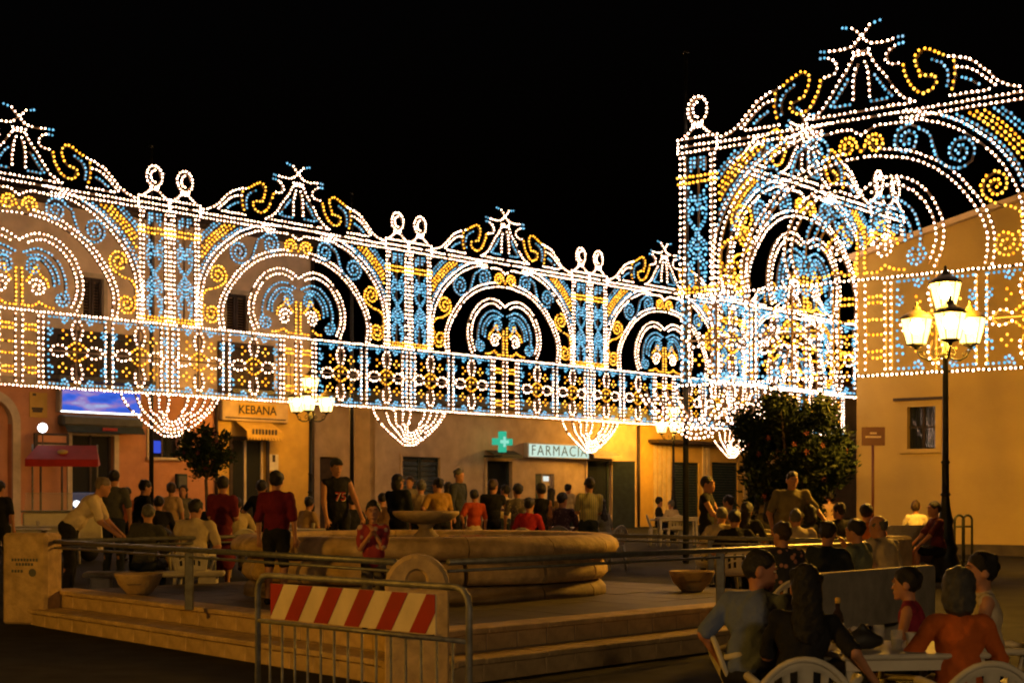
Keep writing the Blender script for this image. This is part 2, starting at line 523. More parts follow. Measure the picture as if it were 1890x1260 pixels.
def arch_meshes():
    out = {}
    L = Lights()
    L.path([(-AH, 8.2), (AH, 8.2)], smooth=False, sp=.1)
    for s in (1, -1): L.path([(s * .75, 8.085), (s * AH, 8.085)], smooth=False, sp=.1)
    L.both([(.95, 8.0), (.5, 8.03), (.22, 8.03), (.08, 7.95), (0, 7.92)], W)
    out['cornice'] = L
    L = Lights()
    L.both([(.16, 9.79), (.05, 9.68), (.0, 9.61), (.10, 9.55), (.14, 9.49), (.27, 9.46), (.45, 9.46), (.6, 9.47)])
    L.dots([(.27, 9.82), (.35, 9.84), (-.27, 9.82), (-.35, 9.84), (.7, 9.48), (.78, 9.48), (-.7, 9.48), (-.78, 9.48), (.7, 9.37), (.78, 9.37), (-.7, 9.37), (-.78, 9.37)], B)
    L.both([(.62, 9.35), (.5, 9.28), (.45, 9.16), (.52, 9.06), (.70, 9.03)])
    out['crest'] = L
    L = Lights()
    L.path([(-.15, 9.37), (.15, 9.37)]).path([(-.13, 9.31), (.13, 9.31)])
    L.both([(.17, 9.26), (.3, 9.05), (.46, 8.86), (.6, 8.65), (.76, 8.46), (1.0, 8.33)])
    L.path([(-.92, 8.33), (.92, 8.33)], smooth=False, sp=.1)
    L.both([(.07, 9.17), (.13, 9.0), (.15, 8.76), (.15, 8.55)])
    L.both([(.26, 8.9), (.38, 8.74), (.5, 8.58), (.58, 8.5)], B, sp=.09).both([(.5, 8.47), (.2, 8.47)], B, sp=.09)
    out['pediment'] = L
    for s in (1, -1):
        m = np.array([s, 1])
        L = Lights()
        L.path(np.array([(.78, 8.98), (.80, 8.88), (.88, 8.7), (1.0, 8.53), (1.2, 8.45), (1.36, 8.55), (1.38, 8.67), (1.24, 8.74), (1.12, 8.73), (1.07, 8.83), (1.01, 9.0), (1.03, 9.15),
                         (1.19, 9.2), (1.41, 9.09), (1.52, 9.03)]) * m, Y, sp=.095)
        out['hook_scroll' + ('a' if s > 0 else 'b')] = L
        L = Lights()
        L.path(np.array([(1.6, 9.0), (1.84, 8.93), (2.06, 8.82), (2.25, 8.65), (2.42, 8.48), (2.6, 8.36), (2.82, 8.29)]) * m)
        L.path(np.array([(1.74, 8.79), (1.91, 8.76), (2.07, 8.67), (2.24, 8.52), (2.4, 8.38)]) * m)
        L.path(np.array([(1.62, 8.33), (2.3, 8.33)]) * m, smooth=False)
        L.path(np.array([(1.69, 8.9), (1.71, 8.67), (1.66, 8.45)]) * m, Y)
        L.path(np.array([(1.31, 8.99), (1.5, 8.88), (1.59, 8.71), (1.57, 8.5)]) * m, B, sp=.09)
        L.path(np.array([(1.84, 8.6), (1.98, 8.54), (2.13, 8.43)]) * m, B, sp=.09)
        out['wing' + ('a' if s > 0 else 'b')] = L
    L = Lights()
    for o in (0, -.13):
        q = offset(OUTER, -o)
        q = q[(q[:, 0] > .9 if o == 0 else q[:, 0] > .55) & (q[:, 1] > 5.46)]
        L.both(q, W, smooth=False)
    out['outer_arch'] = L
    for s in (1, -1):
        m = np.array([s, 1])
        L = Lights()
        for o, c in ((.12, B), (.20, B), (.30, Y), (.38, Y), (.46, Y), (.56, B), (.64, B), (.74, Y), (.82, Y), (.92, B), (1.0, B)):
            q = offset(OUTER, o)
            q = q[(q[:, 0] < 2.90) & (q[:, 1] < 8.02) & (q[:, 0] > .5) & (q[:, 1] > 6.0)]
            if len(q) > 3: L.path(q * m, c, smooth=False)
        out['spandrel' + ('a' if s > 0 else 'b')] = L
    L = Lights()
    for o in (0, -.12):
        q = offset(INNER, -o)
        q = q[q[:, 0] > (.02 if o == 0 else .3)]
        L.both(q, W, smooth=False)
    out['inner_arch'] = L
    L = Lights()
    L.both(spiral(.26, 7.72, .19, 180, -1.55, .05), Y, sp=.08)
    L.both([(.07, 7.7), (0, 7.62)], Y, sp=.08)
    out['crown_scroll'] = L
    for s in (1, -1):
        m = np.array([s, 1])
        t = 'a' if s > 0 else 'b'
        L = Lights()
        L.path(spiral(.86, 7.70, .28, 40, 1.9, .05) * m, B, sp=.085)
        L.path(np.array([(1.08, 7.86), (1.24, 7.76), (1.32, 7.55), (1.42, 7.28), (1.62, 7.13), (1.78, 7.1)]) * m, B, sp=.085)
        L.path(spiral(1.80, 7.38, .28, -90, 1.9, .05) * m, B, sp=.085)
        out['blue_volute' + t] = L
        L = Lights()
        L.path(spiral(2.42, 6.74, .27, 250, -1.9, .05) * m, Y, sp=.085)
        L.path(np.array([(2.33, 6.48), (2.5, 6.4), (2.72, 6.34), (2.84, 6.2), (2.86, 6.0)]) * m, Y, sp=.085)
        L.path(spiral(2.60, 5.78, .26, 40, -1.9, .05) * m, Y, sp=.085)
        out['yellow_volute' + t] = L
    L = Lights()
    hb = smooth_path([(0, 6.93), (.28, 7.08), (.6, 7.12), (.95, 7.0), (1.25, 6.74), (1.45, 6.38), (1.52, 6.0), (1.46, 5.72), (1.36, 5.5)])
    L.both(hb, W, smooth=False)
    q = offset(hb, -.14); L.both(q[3:], W, smooth=False)
    out['heart'] = L
    L = Lights()
    L.both([(.1, 6.66), (.4, 6.78), (.72, 6.7), (.98, 6.45), (1.1, 6.1), (1.1, 5.9)], B, sp=.09)
    L.both([(.2, 6.6), (.45, 6.64), (.68, 6.55), (.88, 6.3), (.94, 6.05)], B, sp=.085)
    L.both([(.3, 6.56), (.48, 6.55), (.62, 6.46), (.78, 6.25), (.82, 6.0)], B, sp=.085)
    L.both(spiral(.33, 6.36, .19, 60, 1.6, .05), B, sp=.085)
    L.both(spiral(1.0, 5.72, .19, 60, -1.7, .05), B, sp=.085)
    out['heart_scroll'] = L
    L = Lights()
    L.both([(.07, 5.5), (.07, 6.3)], Y, sp=.09, smooth=False)
    L.both([(.18, 6.05), (.3, 6.2), (.38, 6.38), (.48, 6.2), (.62, 6.12), (.68, 5.95)], Y, sp=.09)
    L.both(spiral(.42, 5.9, .21, 150, -1.5, .05), W, sp=.095)
    L.both([(.12, 5.5), (.32, 5.5), (.46, 5.6), (.6, 5.52), (.8, 5.5)], Y, sp=.09)
    out['heart_centre'] = L
    return {k: v.mesh(k.rstrip('ab') if k[-2] != '_' else k) for k, v in out.items()}


def column_lights(cx):
    L = Lights()
    for s in (-.38, -.29, .29, .38):
        L.path([(cx + s, 5.47), (cx + s, 8.0)], smooth=False, sp=.11, batten=abs(s) < .3)
    return L


def pillar_parts(cs):
    """cs: centres of the columns"""
    out = []
    for c in cs:
        L = column_lights(c)
        out.append(('column', L))
        L = Lights()
        for z in (8.1, 8.22, 8.36): L.path([(c - .43, z), (c + .43, z)], smooth=False, sp=.095)
        L.dots([(c - .43, 8.29), (c + .43, 8.29), (c - .43, 8.16), (c + .43, 8.16)], W)
        out.append(('pedestal', L))
        L = Lights()
        a = np.linspace(0, 2 * math.pi, 40)
        L.path(np.stack([c + .21 * np.cos(a), 8.87 + .25 * np.sin(a)], 1)[:-2], W, smooth=False, sp=.085)
        L.path(np.stack([c + .10 * np.cos(a), 8.87 + .14 * np.sin(a)], 1)[10:31], W, smooth=False, sp=.085, batten=False)
        L.path([(c - .1, 8.6), (c + .1, 8.6)], W, sp=.07).path([(c - .08, 8.55), (c + .08, 8.55)], W, sp=.07, batten=False)
        for s in (-1, 1): L.path([(c + s * .1, 8.56), (c + s * .17, 8.48), (c + s * .27, 8.41)], W, sp=.09)
        out.append(('finial', L))
        L = Lights()
        for z in (7.52, 7.63): L.path([(c - .43, z), (c + .43, z)], Y, smooth=False, sp=.085)
        for z in (5.46, 5.54): L.path([(c - .43, z), (c + .43, z)], Y, smooth=False, sp=.085)
        out.append(('yellow_girdle', L))
        L = Lights()
        for s in (-1, 1):
            L.path([(c + s * .15, 7.97), (c + s * .15, 7.74)], B, sp=.09, smooth=False)
            L.path([(c + s * .07, 7.97), (c + s * .07, 7.8)], B, sp=.09, smooth=False)
            m = np.array([s, 1])
            for q in ([(.2, 7.42), (.14, 7.34)], [(.2, 7.2), (.1, 7.28), (.04, 7.18)], [(.21, 7.06), (.12, 7.0), (.08, 7.1), (0, 7.08)], [(.2, 6.9), (.16, 6.8), (.08, 6.72), (.03, 6.64)],
                      [(.04, 6.52), (.12, 6.44), (.19, 6.34)], [(.02, 6.34), (.1, 6.26), (.2, 6.22)], [(.03, 6.16), (.12, 6.06), (.2, 5.98)], [(.17, 5.88), (.2, 5.76), (.14, 5.66)], [(.08, 5.9), (.1, 5.8)]):
                L.path(np.array(q) * m + np.array([c, 0]), B, sp=.078, batten=False)
                if len(q) > 2: L.path(np.array(q) * m * np.array([.9, 1]) + np.array([c, -.075]), B, sp=.085, batten=False)
        L.r.append(np.array([(c, 5.5), (c, 8.0)]))
        out.append(('blue_ornament', L))
    return [(n, l.mesh(n)) for n, l in out]


def flower_mesh():
    L = Lights()
    zc = (ZB0 + ZB1) / 2
    for ax in (0, 1):
        for s in (-1, 1):
            a = np.linspace(-.82 * math.pi, .82 * math.pi, 24)
            u = s * (.43 + .20 * np.cos(a)); w = .135 * np.sin(a)
            L.path(np.stack([u, w + zc], 1) if ax == 0 else np.stack([w, u * 1.12 + zc], 1), W, smooth=False, sp=.115)
    for sx in (-1, 1):
        for sz in (-1, 1):
            L.path([(sx * .06, zc + sz * .2), (sx * .2, zc + sz * .1)], Y, sp=.08)
            L.dots([(sx * .07, zc + sz * .06)], Y)
            c = np.array([sx * .35, zc + sz * .37])
            L.dots([c + (.08, 0), c - (.08, 0), c + (0, .09), c - (0, .09)], Y)
            c = np.array([sx * .6, zc + sz * .38])
            L.dots([c, c + (sx * .05, sz * .05), c + (sx * .05, -sz * .04), c + (0, sz * .11)], B)
            c = np.array([sx * .3, zc + sz * .64])
            L.dots([c, c + (sx * .06, sz * .02), c + (sx * .03, sz * .08), c + (-sx * .05, sz * .05)], B)
            L.path([(sx * .66, zc + sz * .74), (sx * .12, zc + sz * .755)], B, sp=.085, smooth=False, batten=False)
            L.path([(sx * .69, zc + sz * .74), (sx * .69, zc + sz * .1)], B, sp=.13, smooth=False, batten=False)
    L.r += [np.array([(-.7, zc), (.7, zc)]), np.array([(0, ZB0), (0, ZB1)])]
    return L.mesh('flower_panel')


def lattice_mesh():
    L = Lights()
    for s in (-.56, -.45, -.08, .08, .45, .56):
        L.path([(s, ZB0 + .1), (s, ZB1 - .1)], W, sp=.125, smooth=False)
    for z in (4.02, 4.13, 4.42, 4.68, 4.97, 5.08):
        for s in (-1, 1): L.path([(s * .15, z), (s * .38, z)], Y, sp=.09, smooth=False)
    return L.mesh('lattice_panel')


def ladder_mesh(w, n, name):
    L = Lights()
    for s in np.linspace(-w, w, n):
        L.path([(s, ZB0 + .1), (s, ZB1 - .1)], W, sp=.115, smooth=False)
    return L.mesh(name)


def edge_mesh():
    L = Lights()
    for z in (ZB0, ZB1):
        L.path([(-BAY / 2, z), (BAY / 2, z)], W, sp=.09, smooth=False)
        L.r.append(np.array([(-BAY / 2, z), (BAY / 2, z)]))
    return L.mesh('edge_row')


def basket_mesh():
    """nested U-shaped strings of bulbs that bulge towards the square"""
    L = Lights()
    n = 5
    for k in range(1, n + 1):
        f = k / n
        w, zb = 1.3 * f, ZB0 - 1.0 + .085 * (n - k)
        wb = .40 * (.35 + .65 * f)
        zt = ZB0 - .06
        half = [(w, zt), (w * .93, zt - .16), (w * .76 + .02, zt - .38), (wb * .5 + w * .36, zb + .30), (wb * 1.02, zb + .14), (wb * .62, zb + .035), (0, zb)]
        c = smooth_path(half + [(-x, z) for x, z in half[-2::-1]])
        bul = .3 * math.sqrt(max(0, 1 - f * f)) + .04
        yy = -bul * np.clip((c[:, 1] - zb + .12) / (zt - zb), .1, 1)
        L.path(np.stack([c[:, 0], yy, c[:, 1]], 1), W, sp=.1, smooth=False)
    return L.mesh('basket')


ARCHES = [arch_meshes(), arch_meshes(), arch_meshes()]
ARCH_N = [0]
PAIR = pillar_parts((-CW / 2, CW / 2))
SINGLE = pillar_parts((0,))
FLOWER, LATTICE, THIN, WIDE, EDGE, BASKET = flower_mesh(), lattice_mesh(), ladder_mesh(.09, 2, 'thin_ladder'), ladder_mesh(.08, 2, 'wide_ladder'), edge_mesh(), basket_mesh()
NICE = {'hook_scrolla': 'hook_scroll', 'hook_scrollb': 'hook_scroll', 'winga': 'wing', 'wingb': 'wing', 'spandrela': 'spandrel', 'spandrelb': 'spandrel',
        'blue_volutea': 'blue_volute', 'blue_voluteb': 'blue_volute', 'yellow_volutea': 'yellow_volute', 'yellow_voluteb': 'yellow_volute'}


class Row:
    """one straight run of illuminations: a point on it, its direction, its height offset and stretch"""
    def __init__(self, x, y, ang, z0, stretch):
        self.p, self.a, self.z, self.k = Vector((x, y, 0)), ang, z0, stretch
        self.u = Vector((math.cos(ang), math.sin(ang), 0))

    def root(self, name, s):
        q = self.p + self.u * (s * self.k)
        o = empty(name, (q.x, q.y, self.z), self.a)
        o.scale = (self.k, 1, 1)
        return o

    def arch(self, s, label):
        o = self.root('illuminated_arch', s)
        tag(o, label, 'light arch', 'illuminated arches around the square')
        ARCH_N[0] += 1
        for k, me in ARCHES[ARCH_N[0] % 3].items():
            tag(link(NICE.get(k, k), me, o), kind='stuff')

    def pillar(self, s, label, single=False):
        o = self.root('illuminated_pillar', s)
        tag(o, label, 'light pillar', 'illuminated pillars between the arches')
        for n, me in (SINGLE if single else PAIR):
            tag(link(n, me, o), kind='stuff')

    def band(self, s, label, lo=-1, hi=1):
        o = self.root('illuminated_parapet', s)
        tag(o, label, 'light parapet', 'illuminated parapets under the arches')
        tag(link('edge_row', EDGE, o), kind='stuff')
        tag(link('lattice_panel', LATTICE, o), kind='stuff')
        for q in (-2.95, -1.37, 1.37, 2.95): tag(link('flower_panel', FLOWER, o, (q, 0, 0)), kind='stuff')
        for q in (-2.17, 2.17): tag(link('ladder_panel', THIN, o, (q, 0, 0)), kind='stuff')
        for q in (-3.45, 3.45): tag(link('end_ladder', WIDE, o, (q + (.15 if q > 0 else -.15), 0, 0)), kind='stuff')

    def basket(self, s, label):
        o = link('illuminated_basket', BASKET)
        q = self.p + self.u * (s * self.k)
        o.location = (q.x, q.y, self.z); o.rotation_euler = (0, 0, self.a); o.scale = (self.k, 1, 1)
        tag(o, label, 'light basket', 'hanging baskets of bulbs')

    def pole(self, s, back, z1, label):
        q = self.p + self.u * (s * self.k) + Vector((-self.u.y, self.u.x, 0)) * back
        g = ground_z(q.y)
        o = MB().tube([(0, 0, 0), (0, 0, z1 * .5), (0, 0, z1)], [.06, .05, .035], 8).tube([(0, 0, z1 - .02), (0, 0, z1 + .03)], .055, 8).build('support_pole', M['iron'], None, (q.x, q.y, g - .02))
        tag(o, label, 'pole', 'poles that hold up the illuminations')


# long row on the far side of the square: d = 119600 / (3485 - px)
def left_pt(d): return ((2540.0 * d - 119600.0) / F, d)


LA = math.atan2(.752, .659)
d0 = 37.69
px0, py0 = left_pt(d0)
ROW1 = Row(px0, py0, LA, .37, 8.07 / BAY)
# right row: d = 116000 / (px + 2640), arch apex at px 1591
RA = math.atan2(-.629, .777)
dr = 116000.0 / (1591.0 + 2640.0)
ROW2 = Row((1591.0 - CX) / F * dr, dr, RA, 0.0, 1.0)
ROW3 = Row(4.39, 31.9, math.atan2(.779, .627), .2, 1.076)

# ---------------------------------------------------------------- ground
def build_ground():
    xs = [-400, -120, -60, -30, -15, 0, 15, 30, 60, 120, 400]
    ys = [-60, 0, 10, 19, 20, 21, 22, 23, 24, 25, 30, 40, 55, 75, 90, 150, 600]
    vs = [(x, y, ground_z(y)) for y in ys for x in xs]
    n = len(xs)
    fs = [(j * n + i, j * n + i + 1, (j + 1) * n + i + 1, (j + 1) * n + i) for j in range(len(ys) - 1) for i in range(n - 1)]
    tag(MB().add(vs, fs).build('ground', M['asphalt']), kind='structure')


build_ground()

# raised platform round the fountain
PZ = .42
ST = .21
C0 = Vector((-.77, 12.8)); C1 = Vector((-6.52, 20.23)); C2 = Vector((4.75, 19.3)); C3 = C1 + C2 - C0
plat = empty('fountain_platform', (0, 0, 0))
tag(plat, kind='structure')


def inset(poly, o):
    out = []
    n = len(poly)
    for i in range(n):
        p0, p1, p2 = poly[i - 1], poly[i], poly[(i + 1) % n]
        d1, d2 = (p1 - p0).normalized(), (p2 - p1).normalized()
        n1, n2 = Vector((-d1.y, d1.x)), Vector((-d2.y, d2.x))
        b = (n1 + n2).normalized()
        out.append(p1 + b * (o / max(.2, b.dot(n1))))
    return out


POLY = [C0, C2, C3, C1]       # counter-clockwise
P_low, P_up = inset(POLY, .03), inset(POLY, .40)


def poly_prism(mb, poly, z0, z1):
    n = len(poly)
    vs = [(p.x, p.y, z0) for p in poly] + [(p.x, p.y, z1) for p in poly]
    fs = [tuple(range(n - 1, -1, -1)), tuple(range(n, 2 * n))] + [(i, (i + 1) % n, n + (i + 1) % n, n + i) for i in range(n)]
    mb.add(vs, fs)


mb = MB(); poly_prism(mb, inset(POLY, .07), -.1, ST - .055); mb.build('core', M['stone_dark'], plat)
mb = MB(); poly_prism(mb, inset(POLY, .44), ST - .05, PZ - .055); mb.build('core', M['stone_dark'], plat)
SLAB = {}


def slab(w, dpt, hgt, key, mat):
    if key not in SLAB:
        SLAB[key] = MB().box(-w / 2, w / 2, 0, dpt, 0, hgt, 0, .008).mesh(key, mat)
    return SLAB[key]


def edge_run(pa, pb, z0, name_r, name_t, L, deep):
    d = pb - pa
    ln = d.length
    d.normalize()
    ang = math.atan2(d.y, d.x)
    n = max(1, int(round(ln / L)))
    w = ln / n
    for i in range(n):
        c = pa + d * (w * (i + .5))
        link(name_r, slab(w - .008, .06, ST - .055, '%s_%.2f' % (name_r, w), M['stone']), plat, (c.x - d.y * .034 + 0, c.y + d.x * .034, z0 + .002), ang)
    n2 = max(1, int(round(ln / (L * 2))))
    w2 = ln / n2
    for i in range(n2):
        c = pa + d * (w2 * (i + .5))
        link(name_t, slab(w2 - .006, deep, .052, '%s_%.2f_%.2f' % (name_t, w2, deep), M['stone']), plat, (c.x - d.y * (-.0), c.y + d.x * (-.0), z0 + ST - .052 + rng.normal(0, .0012)), ang)


for (i, j) in ((0, 1), (3, 0)):
    edge_run(POLY[i], POLY[j], 0.0, 'riser_slab', 'tread_slab', .42, .42)
    edge_run(P_up[i], P_up[j], ST, 'riser_slab', 'tread_slab', .42, .40)
# top paving in square slabs
top = inset(POLY, .78)
ux = (C2 - C0).normalized(); uy = (C1 - C0).normalized()
lx, ly = (top[1] - top[0]).length, (top[3] - top[0]).length
nx, ny = 13, 13
pm = None
for i in range(nx):
    for j in range(ny):
        a = top[0] + (top[1] - top[0]) * (i / nx) + (top[3] - top[0]) * (j / ny)
        if pm is None:
            g = .996
            e1, e2 = (top[1] - top[0]) / nx * g, (top[3] - top[0]) / ny * g
            vs = [(0, 0, 0), (e1.x, e1.y, 0), (e1.x + e2.x, e1.y + e2.y, 0), (e2.x, e2.y, 0)]
            vs = vs + [(x, y, .05) for x, y, z in vs]
            pm = MB().add(vs, [(3, 2, 1, 0), (4, 5, 6, 7), (0, 1, 5, 4), (1, 2, 6, 5), (2, 3, 7, 6), (3, 0, 4, 7)]).mesh('paving_slab', M['paving'])
        link('paving_slab', pm, plat, (a.x, a.y, PZ - .053 + rng.normal(0, .0015)))


def on_plane(px, py, z):
    d = (H - z) * F / (py - HY)
    return Vector(((px - CX) / F * d, d, z))


# ---------------------------------------------------------------- stone piers and rails
def pier(name, label, c, ang, w, dp, hgt, ring):
    o = empty(name, (c.x, c.y, 0), ang)
    tag(o, label, 'stone pier', 'stone piers at the corners of the platform')
    h1 = hgt - w / 2 if ring else hgt
    if ring:
        # round head with a hole through it
        n = 28
        ro, ri, zc = w / 2, w * .14, h1
        vs, fs = [], []
        for k in range(n):
            a = 2 * math.pi * k / n
            for (r, y) in ((ro, -dp / 2 + .02), (ro - .03, -dp / 2), (ri + .02, -dp / 2), (ri, -dp / 2 + .03), (ri, dp / 2 - .03), (ri + .02, dp / 2), (ro - .03, dp / 2), (ro, dp / 2 - .02)):
                vs.append((r * math.cos(a), y, zc + r * math.sin(a) + (.055 if r < ro * .6 else 0)))
        for k in range(n):
            for j in range(8):
                fs.append((k * 8 + j, ((k + 1) % n) * 8 + j, ((k + 1) % n) * 8 + (j + 1) % 8, k * 8 + (j + 1) % 8))
        MB().add(vs, fs, 0, False).build('round_head', M['stone'], o)
        MB().box(-w / 2 + .002, w / 2 - .002, -dp / 2 - .006, dp / 2 + .006, 0, h1 - ri + .045, 0, .012).build('shaft', M['stone'], o)
        MB().box(-w * .27, w * .27, -dp / 2 - .030, -dp / 2 - .014, h1 - w * .78, h1 - w * .735).box(-w * .27, -w * .25, -dp / 2 - .032, -dp / 2 - .014, h1 - w * .75, h1 - w * .69).box(w * .25, w * .27, -dp / 2 - .032, -dp / 2 - .014, h1 - w * .75, h1 - w * .69).build('iron_bracket', M['black'], o)
    else:
        MB().box(-w / 2, w / 2, -dp / 2, dp / 2, 0, hgt, 0, .04).build('shaft', M['stone'], o)
    return o


LP = Vector((-6.03, 19.80)); FP = Vector((C0.x, C0.y + .02)); RP = Vector((C2.x - .1, C2.y + .05))
p1 = pier('stone_pier', 'round-headed stone pier with a hole, behind the striped barrier', FP, R(2), .52, .34, 1.12, True)
p2 = pier('stone_pier', 'square stone pier with dark lettering and round emblem beside white tables', LP, R(-14), .62, .4, 1.15, False)
p3 = pier('stone_pier', 'stone pier hidden behind the diners at the far end of the rail', RP, R(40), .5, .34, 1.12, False)
# engraved lettering strokes and round emblem on the square pier
mb = MB()
for r_, (z, n) in enumerate(((.80, 9), (.745, 6), (.66, 4))):
    for k in range(n):
        x = -.17 + k * .042 + (r_ == 1) * .06
        mb.box(x, x + .028, -.206, -.199, z, z + .035)
tag(mb.build('lettering', M['grey_trim'], p2), kind='stuff')
MB().prism([(.12 + .05 * math.cos(a), .66 + .05 * math.sin(a)) for a in np.linspace(0, 2 * math.pi, 20, False)], -.207, -.199).build('emblem', M['grey_trim'], p2)


def rail(label, a, b, posts, z=1.04):
    o = empty('handrail', (a.x, a.y, 0))
    tag(o, label, 'handrail', 'rails round the fountain platform')
    d = b - a
    MB().tube([(0, 0, z), (d.x / 2, d.y / 2, z), (d.x, d.y, z)], .029, 10).build('top_tube', M['steel'], o)
    MB().tube([(0, 0, z - .075), (d.x / 2, d.y / 2, z - .075), (d.x, d.y, z - .075)], .014, 8).build('lower_tube', M['steel'], o)
    for t in posts:
        p = d * t
        MB().box(p.x - .045, p.x + .045, p.y - .02, p.y + .02, PZ - .01, z - .03, 0, .008).build('post', M['steel'], o)


q_l = inset(POLY, .55)
rail('steel rail from round-headed pier to lettered pier', FP + Vector((-.2, .3)), LP + Vector((.25, .0)), (.5,))
rail('steel rail running right from round-headed pier to the diners', FP + Vector((.24, .3)), RP, (.52,))
rail('steel rail behind fountain on the side of the white tables', LP + Vector((.25, .2)), C3 + Vector((0, -.3)), (.33, .66))
rail('steel rail behind fountain on the side of the oleander', RP + Vector((-.1, .2)), C3 + Vector((.1, -.35)), (.33, .66))

# ---------------------------------------------------------------- fountain
FC = Vector((-1.08, 19.75, PZ))
ft = empty('fountain', FC)
tag(ft, 'round stone fountain with thick rolled rim and raised bowl', 'fountain')
rim = [(2.0, .61), (2.02, .66), (2.10, .715), (2.2, .73), (2.32, .705), (2.40, .645), (2.42, .575), (2.38, .505), (2.28, .468), (2.1, .465), (2.0, .48)]
drum = [(1.9, .46), (2.13, .46), (2.2, .43), (2.27, .34), (2.28, .26), (2.22, .19), (2.1, .175), (1.9, .175)]
foot = [(1.9, .165), (2.08, .165), (2.2, .15), (2.25, .09), (2.26, -.01), (1.9, -.01)]
NSEG = 14
for k in range(NSEG):
    a0 = 2 * math.pi * k / NSEG + .03
    a1 = 2 * math.pi * (k + 1) / NSEG + .03
    MB().lathe(rim + [rim[0]], 5, a0 + .002, a1 - .002, smooth=True).build('rim_block', M['stone'], ft)
    MB().lathe(drum + [drum[0]], 5, a0 + .012, a1 - .012, smooth=True).build('drum_block', M['stone'], ft)
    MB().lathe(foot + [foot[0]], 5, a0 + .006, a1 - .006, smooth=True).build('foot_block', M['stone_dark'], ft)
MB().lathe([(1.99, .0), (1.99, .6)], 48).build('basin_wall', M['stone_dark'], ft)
m_, nt_, p_ = new_mat('water')
p_.inputs['Base Color'].default_value = (.02, .025, .02, 1); p_.inputs['Roughness'].default_value = .06; p_.inputs['Specular IOR Level'].default_value = .8
nn = nt_.nodes.new('ShaderNodeTexNoise'); nn.inputs['Scale'].default_value = 9
bb = nt_.nodes.new('ShaderNodeBump'); bb.inputs['Strength'].default_value = .35; bb.inputs['Distance'].default_value = .03
nt_.links.new(nn.outputs[0], bb.inputs['Height']); nt_.links.new(bb.outputs[0], p_.inputs['Normal'])
M['water'] = m_
MB().lathe([(0, .685), (1.0, .685), (2.05, .685)], 48).build('water', M['water'], ft)
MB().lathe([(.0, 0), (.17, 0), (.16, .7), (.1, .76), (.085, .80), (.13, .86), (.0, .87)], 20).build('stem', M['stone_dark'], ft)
MB().lathe([(.0, .84), (.13, .845), (.30, .88), (.38, .93), (.415, .965), (.42, 1.0), (.39, 1.005), (.36, .975), (.2, .93), (0, .92)], 28).build('upper_bowl', M['stone'], ft)
MB().lathe([(0, .975), (.365, .975)], 24).build('bowl_water', M['water'], ft)


def bowl(label, px, py):
    p = on_plane(px, py, PZ)
    o = empty('stone_planter', p)
    tag(o, label, 'planter', 'low stone bowls on the platform')
    MB().lathe([(0, 0), (.13, 0), (.15, .02), (.24, .12), (.285, .23), (.29, .25), (.27, .255), (.255, .24), (.2, .2), (0, .2)], 22).build('bowl', M['stone'], o)
    MB().lathe([(.238, .135), (.252, .125), (.255, .138)], 5, R(-110), R(-70)).build('carved_groove', M['stone_dark'], o)
    MB().lathe([(0, .205), (.15, .21), (.21, .206)], 16).build('soil', M['asphalt'], o)


bowl('pale stone bowl on platform under the handrail near the lettered pier', 256, 1096)
bowl('pale stone bowl on platform near the man in blue shirt', 1277, 1090)

# ---------------------------------------------------------------- striped crowd barrier
bl, br = at(476, 1060, 9.5), at(866, 1084, 8.05)
dv = (br - bl); dv.z = 0
ln = dv.length
bar = empty('crowd_barrier', (bl.x, bl.y, 0), math.atan2(dv.y, dv.x))
tag(bar, 'tubular steel crowd barrier with red and cream striped board', 'barrier')
zt = 1.105
fr = [(0, 0, .02), (0, 0, zt - .1), (.012, 0, zt - .05), (.05, 0, zt - .012), (.1, 0, zt), (ln - .1, 0, zt), (ln - .05, 0, zt - .012), (ln - .012, 0, zt - .05), (ln, 0, zt - .1), (ln, 0, .02)]
MB().tube(fr, .0185, 10).build('frame', M['galv'], bar)
MB().tube([(0, 0, zt - .275), (ln, 0, zt - .275)], .014, 8).build('middle_tube', M['galv'], bar)
MB().tube([(0, 0, .18), (ln, 0, .18)], .017, 8).build('bottom_tube', M['galv'], bar)
nb_ = 15
for k in range(1, nb_):
    x = ln * k / nb_
    MB().tube([(x, 0, .18), (x, 0, zt - .275)], .008, 6).build('bar', M['galv'], bar)
for x in (.15, ln - .15):
    MB().tube([(x, -.28, .012), (x, .28, .012)], .02, 8).build('foot', M['galv'], bar)
b0, b1, z0, z1 = .19, .19 + (ln - .19) * .868, zt - .25, zt - .042
board = MB().box(b0, b1, -.032, -.024, z0, z1).build('board', M['white_paint'], bar)
hgt = z1 - z0
per = (b1 - b0) * .191
wd = per * .46
sl_ = (b1 - b0) * .095
for k in range(0, 6):
    x = b0 + per * k - sl_
    pl = [(x, z0), (x + wd, z0), (x + wd + sl_, z1), (x + sl_, z1)]
    # clip to the board
    def clip(poly, s, lim):
        out = []
        for i in range(len(poly)):
            a, b = poly[i], poly[(i + 1) % len(poly)]
            ia, ib = (a[0] - lim) * s >= 0, (b[0] - lim) * s >= 0
            if ia: out.append(a)
            if ia != ib:
                t = (lim - a[0]) / (b[0] - a[0]); out.append((lim, a[1] + t * (b[1] - a[1])))
        return out
    pl = clip(clip(pl, 1, b0), -1, b1)
    if len(pl) > 2: MB().prism(pl, -.036, -.0325).build('stripe', M['red_paint'], board)

